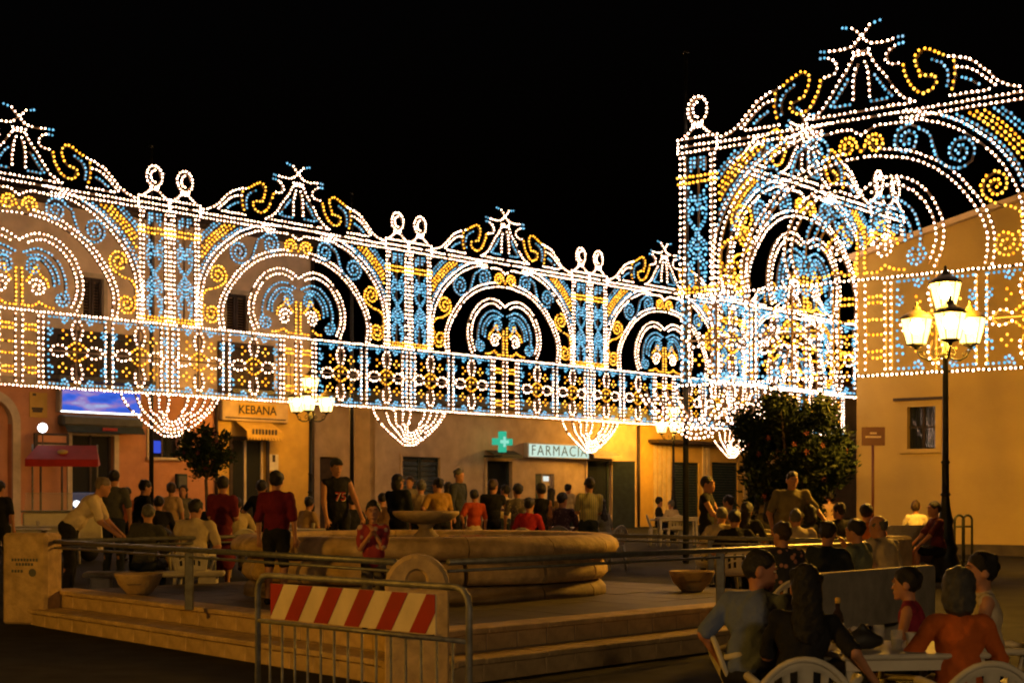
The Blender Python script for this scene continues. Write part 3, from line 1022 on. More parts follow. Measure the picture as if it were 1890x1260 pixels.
# ---------------------------------------------------------------- buildings
def wall_mesh(mb, x0, x1, z0, z1, holes, depth=.22, mi=0):
    """front face in the plane y=0 (looking along -y), with real openings and reveals"""
    xs = sorted({x0, x1, *[h[0] for h in holes], *[h[1] for h in holes]})
    zs = sorted({z0, z1, *[h[2] for h in holes], *[h[3] for h in holes]})
    xs = [x for x in xs if x0 <= x <= x1]; zs = [z for z in zs if z0 <= z <= z1]
    for i in range(len(xs) - 1):
        for j in range(len(zs) - 1):
            cx, cz = (xs[i] + xs[i + 1]) / 2, (zs[j] + zs[j + 1]) / 2
            if any(h[0] < cx < h[1] and h[2] < cz < h[3] for h in holes): continue
            mb.add([(xs[i], 0, zs[j]), (xs[i + 1], 0, zs[j]), (xs[i + 1], 0, zs[j + 1]), (xs[i], 0, zs[j + 1])], [(0, 1, 2, 3)], mi)
    for (a, b, c, d) in [h[:4] for h in holes]:
        mb.add([(a, 0, c), (a, depth, c), (a, depth, d), (a, 0, d)], [(0, 3, 2, 1)], mi)
        mb.add([(b, 0, c), (b, depth, c), (b, depth, d), (b, 0, d)], [(0, 1, 2, 3)], mi)
        mb.add([(a, 0, d), (b, 0, d), (b, depth, d), (a, depth, d)], [(0, 1, 2, 3)], mi)
        mb.add([(a, 0, c), (b, 0, c), (b, depth, c), (a, depth, c)], [(0, 3, 2, 1)], mi)


class Facade:
    """a vertical plane with vanishing column xv; d = K / (xv - px) (sign follows); local x along it, y into the building"""
    def __init__(self, K, xv, px_ref):
        self.K, self.xv = K, xv
        self.d0 = K / (xv - px_ref)
        self.o = Vector(((px_ref - CX) / F * self.d0, self.d0, 0))
        d1 = K / (xv - px_ref - 100)
        q = Vector(((px_ref + 100 - CX) / F * d1, d1, 0))
        self.u = (q - self.o).normalized()
        self.ang = math.atan2(self.u.y, self.u.x)

    def x(self, px):
        d = self.K / (self.xv - px)
        q = Vector(((px - CX) / F * d, d, 0))
        return (q - self.o).dot(self.u)

    def z(self, px, py):
        return H + (HY - py) / F * self.K / (self.xv - px)

    def rect(self, px0, px1, py0, py1):
        c = (px0 + px1) / 2
        return (self.x(px0), self.x(px1), self.z(c, py1), self.z(c, py0))

    def root(self, name, px):
        x = self.x(px)
        p = self.o + self.u * x
        return empty(name, (p.x, p.y, 0), self.ang), x


FL = Facade(136000.0, 3485.0, 0.0)


def shutter(parent, h, m, leaves=2, slats=9, y=.05, name='shutter'):
    """louvred leaves filling an opening"""
    w = (h[1] - h[0]) / leaves
    for k in range(leaves):
        a, b = h[0] + k * w + .01, h[0] + (k + 1) * w - .01
        lf = MB().box(a, a + .07, y, y + .05, h[2], h[3]).box(b - .07, b, y, y + .05, h[2], h[3]).box(a + .07, b - .07, y, y + .05, h[2], h[2] + .09).box(a + .07, b - .07, y, y + .05, h[3] - .09, h[3]).build(name, m, parent)
        for s in range(slats):
            z = h[2] + .1 + (h[3] - h[2] - .22) * (s + .5) / slats
            dz = (h[3] - h[2] - .22) / slats * .5
            MB().add([(a + .07, y + .005, z - dz), (b - .07, y + .005, z - dz), (b - .07, y + .045, z + dz * .8), (a + .07, y + .045, z + dz * .8)], [(0, 1, 2, 3)]).build('slat', m, lf)


def frame(parent, h, w, m, y0=-.04, y1=.02, name='surround', bottom=False):
    mb = MB()
    mb.box(h[0] - w, h[0], y0, y1, h[2], h[3]).box(h[1], h[1] + w, y0, y1, h[2], h[3]).box(h[0] - w, h[1] + w, y0 - .004, y1, h[3], h[3] + w)
    if bottom: mb.box(h[0] - w * 1.3, h[1] + w * 1.3, y0 - .06, y1, h[2] - w * .7, h[2])
    return mb.build(name, m, parent)


def text_mesh(name, s, size, mat, parent, loc, depth=.01, sx=1.0, width=None, bold=.012, space=1.0):
    cu = bpy.data.curves.new(name, 'FONT')
    cu.body = s; cu.size = size; cu.extrude = depth; cu.align_x = 'CENTER'; cu.align_y = 'CENTER'
    cu.offset = size * bold; cu.space_character = space
    t = bpy.data.objects.new(name, cu)
    col.objects.link(t)
    bpy.context.view_layer.update()
    dg = bpy.context.evaluated_depsgraph_get()
    me = bpy.data.meshes.new_from_object(t.evaluated_get(dg))
    bpy.data.objects.remove(t)
    me.materials.clear(); me.materials.append(mat)
    if width:
        xs_ = [v.co.x for v in me.vertices]
        sx = width / (max(xs_) - min(xs_))
    o = link(name, me, parent, loc)
    o.rotation_euler = (R(90), 0, 0)
    o.scale = (sx, 1, 1)
    return o


# -- two-storey house: salmon and ochre ground floor, tan above
hA, xA = FL.root('corner_house', -260)
tag(hA, 'two-storey house with salmon and ochre ground floor behind the light row', 'building')


def LX(r, x0): return (r[0] - x0, r[1] - x0, r[2], r[3])


gA = .42
xs0, xs1, xs2 = 0.0, FL.x(396) - xA, FL.x(578) - xA
ZF = 4.55
door1 = LX(FL.rect(132, 210, 803, 950), xA); door1 = (door1[0], door1[1], gA, door1[3])
win1 = LX(FL.rect(276, 330, 798, 844), xA)
nich = LX(FL.rect(-60, 22, 735, 950), xA); nich = (nich[0], nich[1], gA, nich[3])
door2 = LX(FL.rect(428, 491, 812, 950), xA); door2 = (door2[0], door2[1], gA, door2[3])
wu1 = LX(FL.rect(152, 190, 513, 590), xA); wu2 = LX(FL.rect(417, 457, 543, 612), xA); wu0 = LX(FL.rect(-75, -40, 485, 565), xA)
mb = MB(); wall_mesh(mb, xs0, xs1, gA - .3, ZF, [door1, win1, nich]); mb.build('salmon_wall', M['salmon'], hA)
mb = MB(); wall_mesh(mb, xs1, xs2, gA - .3, ZF, [door2]); mb.build('ochre_wall', M['ochre'], hA)
mb = MB(); wall_mesh(mb, xs0, xs2, ZF, 9.1, [wu0, wu1, wu2]); mb.build('upper_wall', M['tan'], hA)
MB().box(xs0 + .01, xs2 - .003, .23, 9.0, gA - .3, 9.09).build('house_body', M['tan'], hA)
MB().box(xs0, xs2 + .06, -.09, -.002, ZF - .12, ZF + .1, 0, .02).build('string_course', M['pale'], hA)
rf = MB().box(xs0 - .2, xs2 + .35, -.55, 9.2, 9.12, 9.26).build('eaves', M['dark_wood'], hA)
MB().add([(xs0 - .2, -.6, 9.27), (xs2 + .35, -.6, 9.27), (xs2 + .35, 4.4, 10.6), (xs0 - .2, 4.4, 10.6), (xs2 + .35, 9.2, 9.27), (xs0 - .2, 9.2, 9.27)], [(0, 1, 2, 3), (3, 2, 4, 5), (0, 3, 5), (1, 4, 2)]).build('roof', M['roof_tile'], hA)
for h in (wu0, wu1, wu2):
    frame(hA, h, .12, M['pale'], bottom=True)
    shutter(hA, h, M['dark_wood'], 2, 11)
for rp in ((78, 258, 612, 700), (398, 506, 634, 722)):
    r = LX(FL.rect(*rp), xA)
    b_ = MB().box(r[0], r[1], -.75, -.003, r[2] - .12, r[2], 0, .02).build('balcony', M['grey_trim'], hA)
    MB().box(r[0] + .05, r[1] - .05, -.06, -.003, r[2] + .02, r[3], 0, .01).build('shutter_wall', M['dark_wood'], b_)
    MB().tube([(r[0], -.72, r[3] - .25), (r[1], -.72, r[3] - .25)], .025, 6).build('balcony_rail', M['iron'], b_)
    n_b = int((r[1] - r[0]) / .16)
    for k in range(n_b + 1):
        x_ = r[0] + (r[1] - r[0]) * k / n_b
        MB().tube([(x_, -.72, r[2]), (x_, -.72, r[3] - .25)], .010, 5).build('baluster', M['iron'], b_)
# arched niche with pale surround
cxn, rn, zs = (nich[0] + nich[1]) / 2, (nich[1] - nich[0]) / 2, nich[3] - (nich[1] - nich[0]) / 2
n = 18
vs = []
for k in range(n + 1):
    a = math.pi * k / n
    for r, y in ((rn + .22, -.05), (rn, -.05), (rn, .2), (rn + .22, .02)): vs.append((cxn + r * math.cos(a), y, zs + r * math.sin(a)))
fs = [(k * 4 + j, k * 4 + (j + 1) % 4, k * 4 + 4 + (j + 1) % 4, k * 4 + 4 + j) for k in range(n) for j in range(4)]
MB().add(vs, fs).box(cxn - rn - .22, cxn - rn, -.05, .02, gA, zs).box(cxn + rn, cxn + rn + .22, -.05, .02, gA, zs).build('arch_surround', M['pale'], hA)
MB().box(nich[0] + .02, nich[1] - .02, .15, .2, gA, nich[3]).build('niche_back', M['salmon'], hA)
frame(hA, door1, .14, M['pale'])
d1 = MB().box(door1[0] + .02, door1[1] - .02, .14, .2, gA, door1[3] - .02).build('door', M['pane'], hA)
for t in (0, .5, 1):
    x = door1[0] + .02 + (door1[1] - door1[0] - .1) * t
    MB().box(x, x + .06, .1, .14, gA, door1[3]).build('door_frame', M['dark_wood'], d1)
frame(hA, win1, .1, M['pale'], bottom=True)
w1 = MB().box(win1[0], win1[1], .14, .17, win1[2], win1[3]).build('window', M['pane'], hA)
MB().box((win1[0] + win1[1]) / 2 - .03, (win1[0] + win1[1]) / 2 + .03, .10, .14, win1[2], win1[3]).build('mullion', M['dark_wood'], w1)
MB().box(win1[0] + .04, win1[0] + .42, .05, .1, win1[2] + .12, win1[2] + .45, 0, .05).build('blue_lamp', M['blue_lamp'], w1)
MB().box(door1[0] + .1, door1[0] + 1.3, .06, .1, gA + .55, gA + 1.35).build('fridge', M['blue_dim'], hA)
MB().box(door1[0] + .55, door1[0] + 1.25, .045, .058, gA + 1.2, gA + 1.26).build('fridge_light', M['screen_white'], hA)
frame(hA, door2, .1, M['dark_wood'])
d2 = MB().box(door2[0] + .02, door2[1] - .02, .14, .2, gA, door2[3] - .02).build('door', M['pane'], hA)
for t in (0, .45, 1):
    x = door2[0] + .02 + (door2[1] - door2[0] - .12) * t
    MB().box(x, x + .08, .1, .14, gA, door2[3]).build('door_frame', M['pale'], d2)
MB().tube([(xs2 - .1, -.08, gA), (xs2 - .1, -.08, 9.1)], .055, 8).build('downpipe', M['dark_wood'], hA)
MB().tube([(xs1 + .02, -.07, gA), (xs1 + .02, -.07, ZF - .1)], .045, 8).build('downpipe', M['dark_wood'], hA)
mb = MB(); mb.box(xs0, door1[0] - .16, -.035, -.003, gA - .2, gA + .55); mb.box(door1[1] + .16, xs1, -.035, -.003, gA - .2, gA + .55); mb.build('plinth', M['beige'], hA)
mb = MB(); mb.box(xs1, door2[0] - .12, -.035, -.003, gA - .2, gA + .5); mb.box(door2[1] + .12, xs2, -.035, -.003, gA - .2, gA + .5); mb.build('plinth', M['beige'], hA)


def on_facade(name, label, cat, px, rect_px, build, fac=FL, group=None):
    r = fac.rect(*rect_px)
    o, x0 = fac.root(name, px)
    tag(o, label, cat, group)
    build(o, (r[0] - x0, r[1] - x0, r[2], r[3]))
    return o


def blue_sign(o, r):
    MB().box(r[0], r[1], -.22, -.003, r[2], r[3], 0, .02).build('case', M['white_plastic'], o)
    m, nt, p = new_mat('lit_blue_print')
    nt.nodes.remove(p)
    N, L = nt.nodes.new, nt.links.new
    tc = N('ShaderNodeTexCoord'); mp = N('ShaderNodeMapping'); mp.inputs['Scale'].default_value = (.7, 1, 2.2); mp.inputs['Rotation'].default_value = (0, .35, 0)
    nz = N('ShaderNodeTexNoise'); nz.inputs['Scale'].default_value = 1.6; nz.inputs['Detail'].default_value = 4
    rp = N('ShaderNodeValToRGB'); e = N('ShaderNodeEmission'); e.inputs[1].default_value = .85
    els = rp.color_ramp.elements
    els[0].position, els[0].color = .3, (.02, .07, .55, 1)
    els[1].position, els[1].color = .75, (.45, .6, .95, 1)
    k = els.new(.5); k.color = (.06, .16, .85, 1)
    k = els.new(.6); k.color = (.35, .22, .6, 1)
    L(tc.outputs['Object'], mp.inputs[0]); L(mp.outputs[0], nz.inputs[0]); L(nz.outputs[0], rp.inputs[0]); L(rp.outputs[0], e.inputs[0])
    L(e.outputs[0], nt.nodes['Material Output'].inputs[0])
    MB().box(r[0] + .06, r[1] - .06, -.228, -.2215, r[2] + .05, r[3] - .05).build('face', m, o)
    MB().box(r[0] + .02, r[1] - .02, -.229, -.2215, r[2] + .005, r[2] + .04).build('light_strip', M['cool_bulb'], o)


on_facade('shop_sign', 'lit blue shop sign above the dark rolled shutter box', 'sign', 178, (102, 253, 716, 764), blue_sign)


def rolled(o, r):
    MB().box(r[0], r[1], -.3, -.003, r[2] + .16, r[3], 0, .06).build('box', M['grey_trim'], o)
    MB().add([(r[0] + .05, -.3, r[2] + .18), (r[1] - .05, -.3, r[2] + .18), (r[1] - .05, -.42, r[2]), (r[0] + .05, -.42, r[2])], [(0, 1, 2, 3)]).build('valance', M['dark_green'], o)
    MB().box((r[0] + r[1]) / 2 - .15, (r[0] + r[1]) / 2 + .3, -.44, -.425, r[2] + .06, r[2] + .14).build('badge', M['red_paint'], o)


on_facade('rolled_awning', 'dark rolled awning box over the doorway under the blue sign', 'awning', 178, (104, 254, 768, 800), rolled)


def notice(o, r):
    MB().box(r[0], r[1], -.03, -.003, r[2], r[3]).build('sheet', M['ochre'], o)
    mb = MB()
    for z, a, b in ((.86, .15, .35), (.3, .1, .75), (.2, .15, .7)):
        zz = r[2] + (r[3] - r[2]) * z
        mb.box(r[0] + (r[1] - r[0]) * a, r[0] + (r[1] - r[0]) * b, -.036, -.0305, zz, zz + .06)
    tag(mb.build('print', M['dark_wood'], o), kind='stuff')


on_facade('wall_notice', 'tall yellow notice on salmon wall beside the arched niche', 'notice', 69, (54, 86, 724, 770), notice)


def kebana(o, r):
    MB().box(r[0], r[1], -.2, -.003, r[2], r[3], 0, .02).build('case', M['beige'], o)
    w = r[1] - r[0]; hh = r[3] - r[2]
    MB().box(r[0] + w * .24, r[0] + w * .80, -.212, -.2015, r[2] + hh * .26, r[3] - hh * .12).build('panel', M['ochre'], o)
    text_mesh('lettering', 'KEBANA', hh * .62, M['black'], o, ((r[0] + w * .52), -.218, r[2] + hh * .56), .004, 1.05)
    MB().box(r[0] + .1, r[1] - .1, -.206, -.2015, r[2] + .06, r[2] + .1).build('rule', M['dark_wood'], o)


on_facade('shop_sign', 'cream shop sign reading KEBANA above the ochre wall', 'sign', 462, (402, 524, 742, 778), kebana)


def scallop(o, r):
    n = 12
    w = (r[1] - r[0])
    poly = [(r[0], r[3]), (r[0], r[2] + .1)]
    for k in range(n * 4 + 1):
        x = r[0] + w * k / (n * 4)
        poly.append((x, r[2] + .1 - .1 * abs(math.sin(math.pi * k / 4))))
    poly += [(r[1], r[3])]
    MB().prism(poly, -.62, -.6).build('valance', M['ochre'], o)
    MB().add([(r[0], -.61, r[3]), (r[1], -.61, r[3]), (r[1], -.02, r[3] + .35), (r[0], -.02, r[3] + .35)], [(0, 1, 2, 3)]).build('canopy', M['ochre'], o)
    mb = MB()
    for k in range(8):
        x = r[0] + w * (.14 + .09 * k)
        mb.box(x, x + w * .06, -.632, -.624, r[2] + .17, r[2] + .32)
    tag(mb.build('lettering', M['dark_wood'], o), kind='stuff')


on_facade('shop_awning', 'small scalloped ochre awning over the door below the KEBANA sign', 'awning', 462, (430, 496, 797, 814), scallop)


def hung_board(o, r):
    MB().box(r[0], r[1], -.5, -.44, r[2], r[3], 0, .02).build('board', M['dark_wood'], o)
    for k in range(3):
        z = r[2] + (r[3] - r[2]) * (.1 + .3 * k)
        MB().box(r[0] + .1, r[1] - .1, -.508, -.5015, z, z + (r[3] - r[2]) * .22).build('menu_strip', M['pale'] if k != 2 else M['salmon'], o)
    MB().tube([(r[0] + .2, -.47, r[2]), (r[0] + .2, -.47, gA)], .03, 6).build('stand', M['dark_wood'], o)
    MB().tube([(r[1] - .2, -.47, r[2]), (r[1] - .2, -.47, gA)], .03, 6).build('stand', M['dark_wood'], o)


on_facade('menu_board', 'dark menu board on posts behind the red awning', 'menu board', 75, (43, 108, 800, 856), hung_board)

def meter(o, r):
    MB().box(r[0], r[1], -.14, -.003, r[2], r[3], 0, .02).build('case', M['dark_green'], o)
    MB().box(r[0] + .05, r[1] - .05, -.152, -.1415, r[2] + .06, r[3] - .06).build('cover', M['grey_trim'], o)


on_facade('meter_box', 'dark meter box low on the salmon wall under the small window', 'meter box', 332, (322, 341, 874, 901), meter)


def poster(o, r):
    MB().box(r[0], r[1], -.02, -.003, r[2], r[3]).build('sheet', M['cloth_white'], o)
    MB().box(r[0] + .1, r[1] - .12, -.026, -.0205, r[2] + .25, r[2] + .45).build('print', M['dark_wood'], o)


on_facade('wall_poster', 'pale poster on the ochre wall beside the KEBANA door', 'poster', 504, (497, 513, 838, 868), poster)

# -- set-back wall and pharmacy row
hB, xB = FL.root('low_annex', 579)
tag(hB, 'low dim annex set back between ochre house and pharmacy', 'building')
e1 = FL.x(692) - xB
mb = MB(); wall_mesh(mb, 0, e1, 0, 4.55, [(e1 * .42, e1 * .72, .5, 2.9)]); mb.build('wall', M['beige'], hB).location = (0, .9, 0)
MB().box(-.05, e1 + .02, 1.15, 7, 0, 4.5).build('annex_body', M['beige'], hB)
MB().box(-.05, e1 + .02, .6, 7, 4.56, 4.8).build('roof_edge', M['grey_trim'], hB)
MB().box(e1 * .42 + .02, e1 * .72 - .02, 1.02, 1.08, .5, 2.88).build('gate', M['dark_wood'], hB)

hC, xC = FL.root('pharmacy', 692)
tag(hC, 'single-storey beige pharmacy building with dark cornice', 'building')
e2 = FL.x(1180) - xC
gC = .55
dC = []
for a, b, y in ((742, 811, 843), (898, 944, 850), (1083, 1128, 850)):
    r = LX(FL.rect(a, b, y, 960), xC); dC.append((r[0], r[1], gC, r[3]))
atm = LX(FL.rect(988, 1023, 874, 938), xC)
mb = MB(); wall_mesh(mb, 0, e2, 0, 4.62, dC + [atm]); mb.build('wall', M['beige'], hC)
MB().box(.01, e2 - .01, .23, 8, 0, 4.6).build('pharmacy_body', M['beige'], hC)
MB().box(-.1, e2 + .1, -.35, 8, 4.63, 4.98, 0, .04).build('cornice', M['grey_trim'], hC)
MB().box(-.02, e2 + .02, -.12, -.003, 4.36, 4.6, 0, .03).build('cornice_moulding', M['beige'], hC)
for k, h in enumerate(dC):
    frame(hC, h, .1, M['beige'])
    if k == 0: shutter(hC, h, M['dark_green'], 2, 14, name='door')
    else:
        d_ = MB().box(h[0] + .01, h[1] - .01, .13, .18, gC, h[3] - .01).build('door', M['pane'], hC)
        MB().box(h[0] + .02, h[0] + .12, .09, .13, gC, h[3]).box(h[1] - .12, h[1] - .02, .09, .13, gC, h[3]).build('door_frame', M['dark_green'], d_)
        MB().add([(h[0] - .1, -.02, h[3] + .35), (h[1] + .1, -.02, h[3] + .35), (h[1] + .1, -.4, h[3] + .2), (h[0] - .1, -.4, h[3] + .2)], [(0, 1, 2, 3)]).box(h[0] - .1, h[1] + .1, -.42, -.4, h[3] + .08, h[3] + .2).build('canopy', M['dark_green'] if k == 1 else M['pale'], hC)
# open shutter leaf beside the last door
h = dC[2]
MB().add([(h[1], 0, gC), (h[1] + .45, -.75, gC), (h[1] + .45, -.75, h[3]), (h[1], 0, h[3])], [(0, 1, 2, 3)]).build('shutter_leaf', M['dark_green'], hC)
a_ = MB().box(atm[0], atm[1], .1, .2, atm[2], atm[3]).build('dispenser', M['pale'], hC)
MB().box(atm[0] + .02, (atm[0] + atm[1]) / 2 - .1, .06, .1, atm[2], atm[3]).build('side_panel', M['dark_green'], a_)
MB().box((atm[0] + atm[1]) / 2 + .02, atm[1] - .2, .085, .098, atm[3] - .25, atm[3] - .08).build('screen', M['screen_white'], a_)
MB().box(atm[0] + .9, atm[1] - .25, .085, .098, atm[2] + .4, atm[2] + .8).build('keypad', M['dark_wood'], a_)
MB().box(0, e2, -.04, -.003, .3, 1.05).build('plinth', M['beige'], hC)
MB().tube([(e2 - .15, -.08, gC), (e2 - .15, -.08, 4.5)], .055, 8).build('downpipe', M['dark_wood'], hC)
MB().tube([(FL.x(1118) - xC, -.05, 2.9), (FL.x(1158) - xC, -.05, 2.9)], .02, 6).build('cable', M['dark_wood'], hC)


def farmacia(o, r):
    MB().box(r[0], r[1], -.24, -.04, r[2], r[3], 0, .015).build('case', M['white_plastic'], o)
    MB().box(r[0] + .04, r[1] - .04, -.247, -.2415, r[2] + .04, r[3] - .04).build('face', M['sign_white'], o)
    text_mesh('lettering', 'FARMACIA', (r[3] - r[2]) * .98, M['sign_letters'], o, ((r[0] + r[1]) / 2, -.254, (r[2] + r[3]) / 2 - .01), .004, 1, (r[1] - r[0]) * .9, -.006, 1.22)


on_facade('pharmacy_sign', 'white lit sign reading FARMACIA in dark green letters', 'sign', 1020, (965, 1078, 819, 846), farmacia)


def cross(o, r):
    cx, cz = (r[0] + r[1]) / 2, (r[2] + r[3]) / 2
    a, w = (r[3] - r[2]) / 2, (r[3] - r[2]) * .16
    b = (r[1] - r[0]) / 2
    pl = [(cx - w, cz - a), (cx + w, cz - a), (cx + w, cz - w), (cx + b, cz - w), (cx + b, cz + w), (cx + w, cz + w), (cx + w, cz + a), (cx - w, cz + a), (cx - w, cz + w), (cx - b, cz + w), (cx - b, cz - w), (cx - w, cz - w)]
    MB().prism(pl, -.9, -.72).build('cross', M['sign_green'], o)
    k = .5
    MB().prism([(cx + (x - cx) * k, cz + (z - cz) * k) for x, z in pl], -.915, -.9015).build('inner_cross', M['sign_green_light'], o)
    MB().tube([(cx, -.8, cz - a), (cx, -.8, cz - a - .12), (cx, 0, cz - a - .12)], .03, 6).build('bracket', M['iron'], o)


on_facade('pharmacy_cross', 'green lit pharmacy cross on a bracket above the door', 'sign', 893, (878, 909, 797, 835), cross)

hD, xD = FL.root('garage_row', 1182)
tag(hD, 'yellow garage with corrugated sheet front and dark shutters beside the pharmacy', 'building')
e3 = FL.x(1450) - xD
mb = MB()
rD = []
for a, b, y in ((1240, 1290, 853), (1314, 1362, 853)):
    r = LX(FL.rect(a, b, y, 960), xD); rD.append((r[0], r[1], .57, r[3]))
zl = FL.z(1230, 818)
wall_mesh(mb, 0, e3, 0, 4.4, rD); mb.build('wall', M['ochre'], hD)
MB().box(.01, e3, .23, 8, 0, 4.4).build('garage_body', M['beige'], hD)
MB().box(-.05, e3, -.3, 8, 4.41, 4.75).build('roof_edge', M['grey_trim'], hD)
led = MB().box(FL.x(1196) - xD, e3, -.5, -.003, zl, zl + .12).build('ledge', M['dark_wood'], hD)
x = FL.x(1205) - xD
x_end = rD[0][0] - .05
k = 0
while x < e3 - .2:
    w = .22
    if not any(h[0] - .2 < x + w / 2 < h[1] + .2 for h in rD):
        MB().prism([(x, .6), (x + w * .9, .6), (x + w * .9, zl - .01), (x, zl - .01)], -.05, -.01).build('corrugated_rib', M['corrugated'], hD)
    x += w * 1.35
for h in rD: shutter(hD, h, M['dark_green'], 1, 22, name='roller_shutter')

# far dark houses closing the side street
for i, (x, y, w, hh, m, lab) in enumerate(((15.0, 78, 9, 6.5, 'beige', 'unlit far house closing the side street behind the oleander'), (26.0, 82, 10, 8.0, 'salmon', 'taller unlit house far behind the yellow corner building'))):
    o = empty('far_house', (x, y, ground_z(y)))
    tag(o, lab, 'building')
    hs = [(a, a + 1.1, z, z + 1.7) for a in (-w / 2 + 1, -.5, w / 2 - 2.1) for z in (1.0, 4.0)]
    mb = MB(); wall_mesh(mb, -w / 2, w / 2, -1, hh, hs); mb.build('wall', M[m], o)
    MB().box(-w / 2, w / 2, .23, 8, -1, hh).build('house_body', M[m], o)
    MB().box(-w / 2 - .3, w / 2 + .3, -.4, 8.3, hh + .01, hh + .25).build('roof', M['roof_tile'], o)
    for h in hs: MB().box(h[0], h[1], .12, .16, h[2], h[3]).build('window', M['pane'], o)

# -- yellow building at the right
FR = Facade(-150000.0, -2640.0, 1581.0)
hE, xE = FR.root('yellow_house', 1581)
tag(hE, 'yellow rendered gabled house behind the street lamp', 'building')
wE = 11.0
win = FR.rect(1675, 1727, 750, 828)
zc0 = FR.z(1581, 478)
slope = (FR.z(1890, 370) - zc0) / FR.x(1890)
mb = MB()
wall_mesh(mb, 0, wE, 0, zc0, [win])
mb.add([(0, 0, zc0), (wE, 0, zc0), (wE / 2, 0, zc0 + slope * wE / 2)], [(0, 1, 2)])
mb.build('gable_wall', M['yellow_wall'], hE)
MB().add([(.0, .23, 0), (wE, .23, 0), (wE, 14, 0), (0, 14, 0), (0, .23, zc0), (wE, .23, zc0), (wE, 14, zc0), (0, 14, zc0)], [(0, 4, 7, 3), (1, 2, 6, 5), (3, 7, 6, 2), (0, 1, 5, 4)]).add([(0, 0, 0), (0, .23, 0), (0, .23, zc0), (0, 0, zc0)], [(0, 1, 2, 3)]).build('house_body', M['yellow_wall'], hE)
zr = zc0 + slope * wE / 2
MB().add([(-.15, -.12, zc0 - .02), (wE / 2, -.12, zr + .03), (wE / 2, 14.2, zr + .03), (-.15, 14.2, zc0 - .02), (wE + .15, -.12, zc0 - .02), (wE + .15, 14.2, zc0 - .02),
          (-.15, -.12, zc0 + .10), (wE / 2, -.12, zr + .15), (wE / 2, 14.2, zr + .15), (-.15, 14.2, zc0 + .10), (wE + .15, -.12, zc0 + .10), (wE + .15, 14.2, zc0 + .10)],
         [(0, 3, 2, 1), (1, 2, 5, 4), (6, 7, 8, 9), (7, 10, 11, 8), (0, 1, 7, 6), (1, 4, 10, 7), (0, 6, 9, 3), (4, 5, 11, 10)]).build('roof', M['tan'], hE)
fr_ = frame(hE, win, .13, M['yellow_wall'], -.02, .02, bottom=True)
wi = MB().box(win[0], win[1], .12, .15, win[2], win[3]).build('window', M['pane'], hE)
MB().box((win[0] + win[1]) / 2 - .03, (win[0] + win[1]) / 2 + .03, .09, .12, win[2], win[3]).box(win[0], win[1], .092, .118, win[2] + (win[3] - win[2]) * .5, win[2] + (win[3] - win[2]) * .5 + .04).build('glazing_bar', M['dark_wood'], wi)
for k in range(5):
    xx = win[0] + (win[1] - win[0]) * (k + .5) / 5
    MB().tube([(xx, .03, win[2]), (xx, .03, win[3])], .012, 6).build('window_grille', M['iron'], wi)
MB().box(win[0] - .3, win[1] + .3, -.1, -.003, win[3] + .14, win[3] + .2).build('lintel_drip', M['dark_wood'], hE)
MB().box(-.02, wE, -.06, -.003, 0, ground_z(35) + .22).build('plinth', M['paving'], hE)

# ---------------------------------------------------------------- street lamps
def lantern_meshes():
    out = {}
    hx = [(R(60 * k + 30)) for k in range(6)]
    def ring(r, z): return [(r * math.cos(a), r * math.sin(a), z) for a in hx]
    lo, hi = ring(.15, 0), ring(.245, .40)
    panes = []
    for k in range(6):
        j = (k + 1) % 6
        panes.append(MB().add([lo[k], lo[j], hi[j], hi[k]], [(0, 1, 2, 3)]).mesh('pane', M['lantern_glass']))
    out['panes'] = panes
    mb = MB()
    for k in range(6): mb.tube([lo[k], hi[k]], .009, 5)
    for r in (lo, hi):
        for k in range(6): mb.tube([r[k], r[(k + 1) % 6]], .011, 5)
    out['cage'] = mb.mesh('cage', M['iron'])
    out['cap'] = MB().lathe([(.265, .40), (.26, .42), (.18, .475), (.10, .52), (.06, .55), (.06, .575), (.025, .60), (.02, .63), (.03, .655), (.0, .68)], 12).mesh('cap', M['bronze'])
    out['bottom'] = MB().lathe([(0, -.09), (.03, -.085), (.035, -.05), (.09, -.03), (.15, -.008), (.0, .0)], 10).mesh('base_cup', M['iron'])
    out['bulb'] = {}
    return out


LM = lantern_meshes()


def bulb_mesh(power, c=LAMP_COL):
    if power not in LM['bulb']:
        m = glow('lantern_bulb', c, LAMP_L * power)
        LM['bulb'][power] = MB().lathe([(0, .16), (.06, .18), (.10, .25), (.10, .31), (.06, .37), (0, .38)], 12).mesh('bulb', m)
    return LM['bulb'][power]


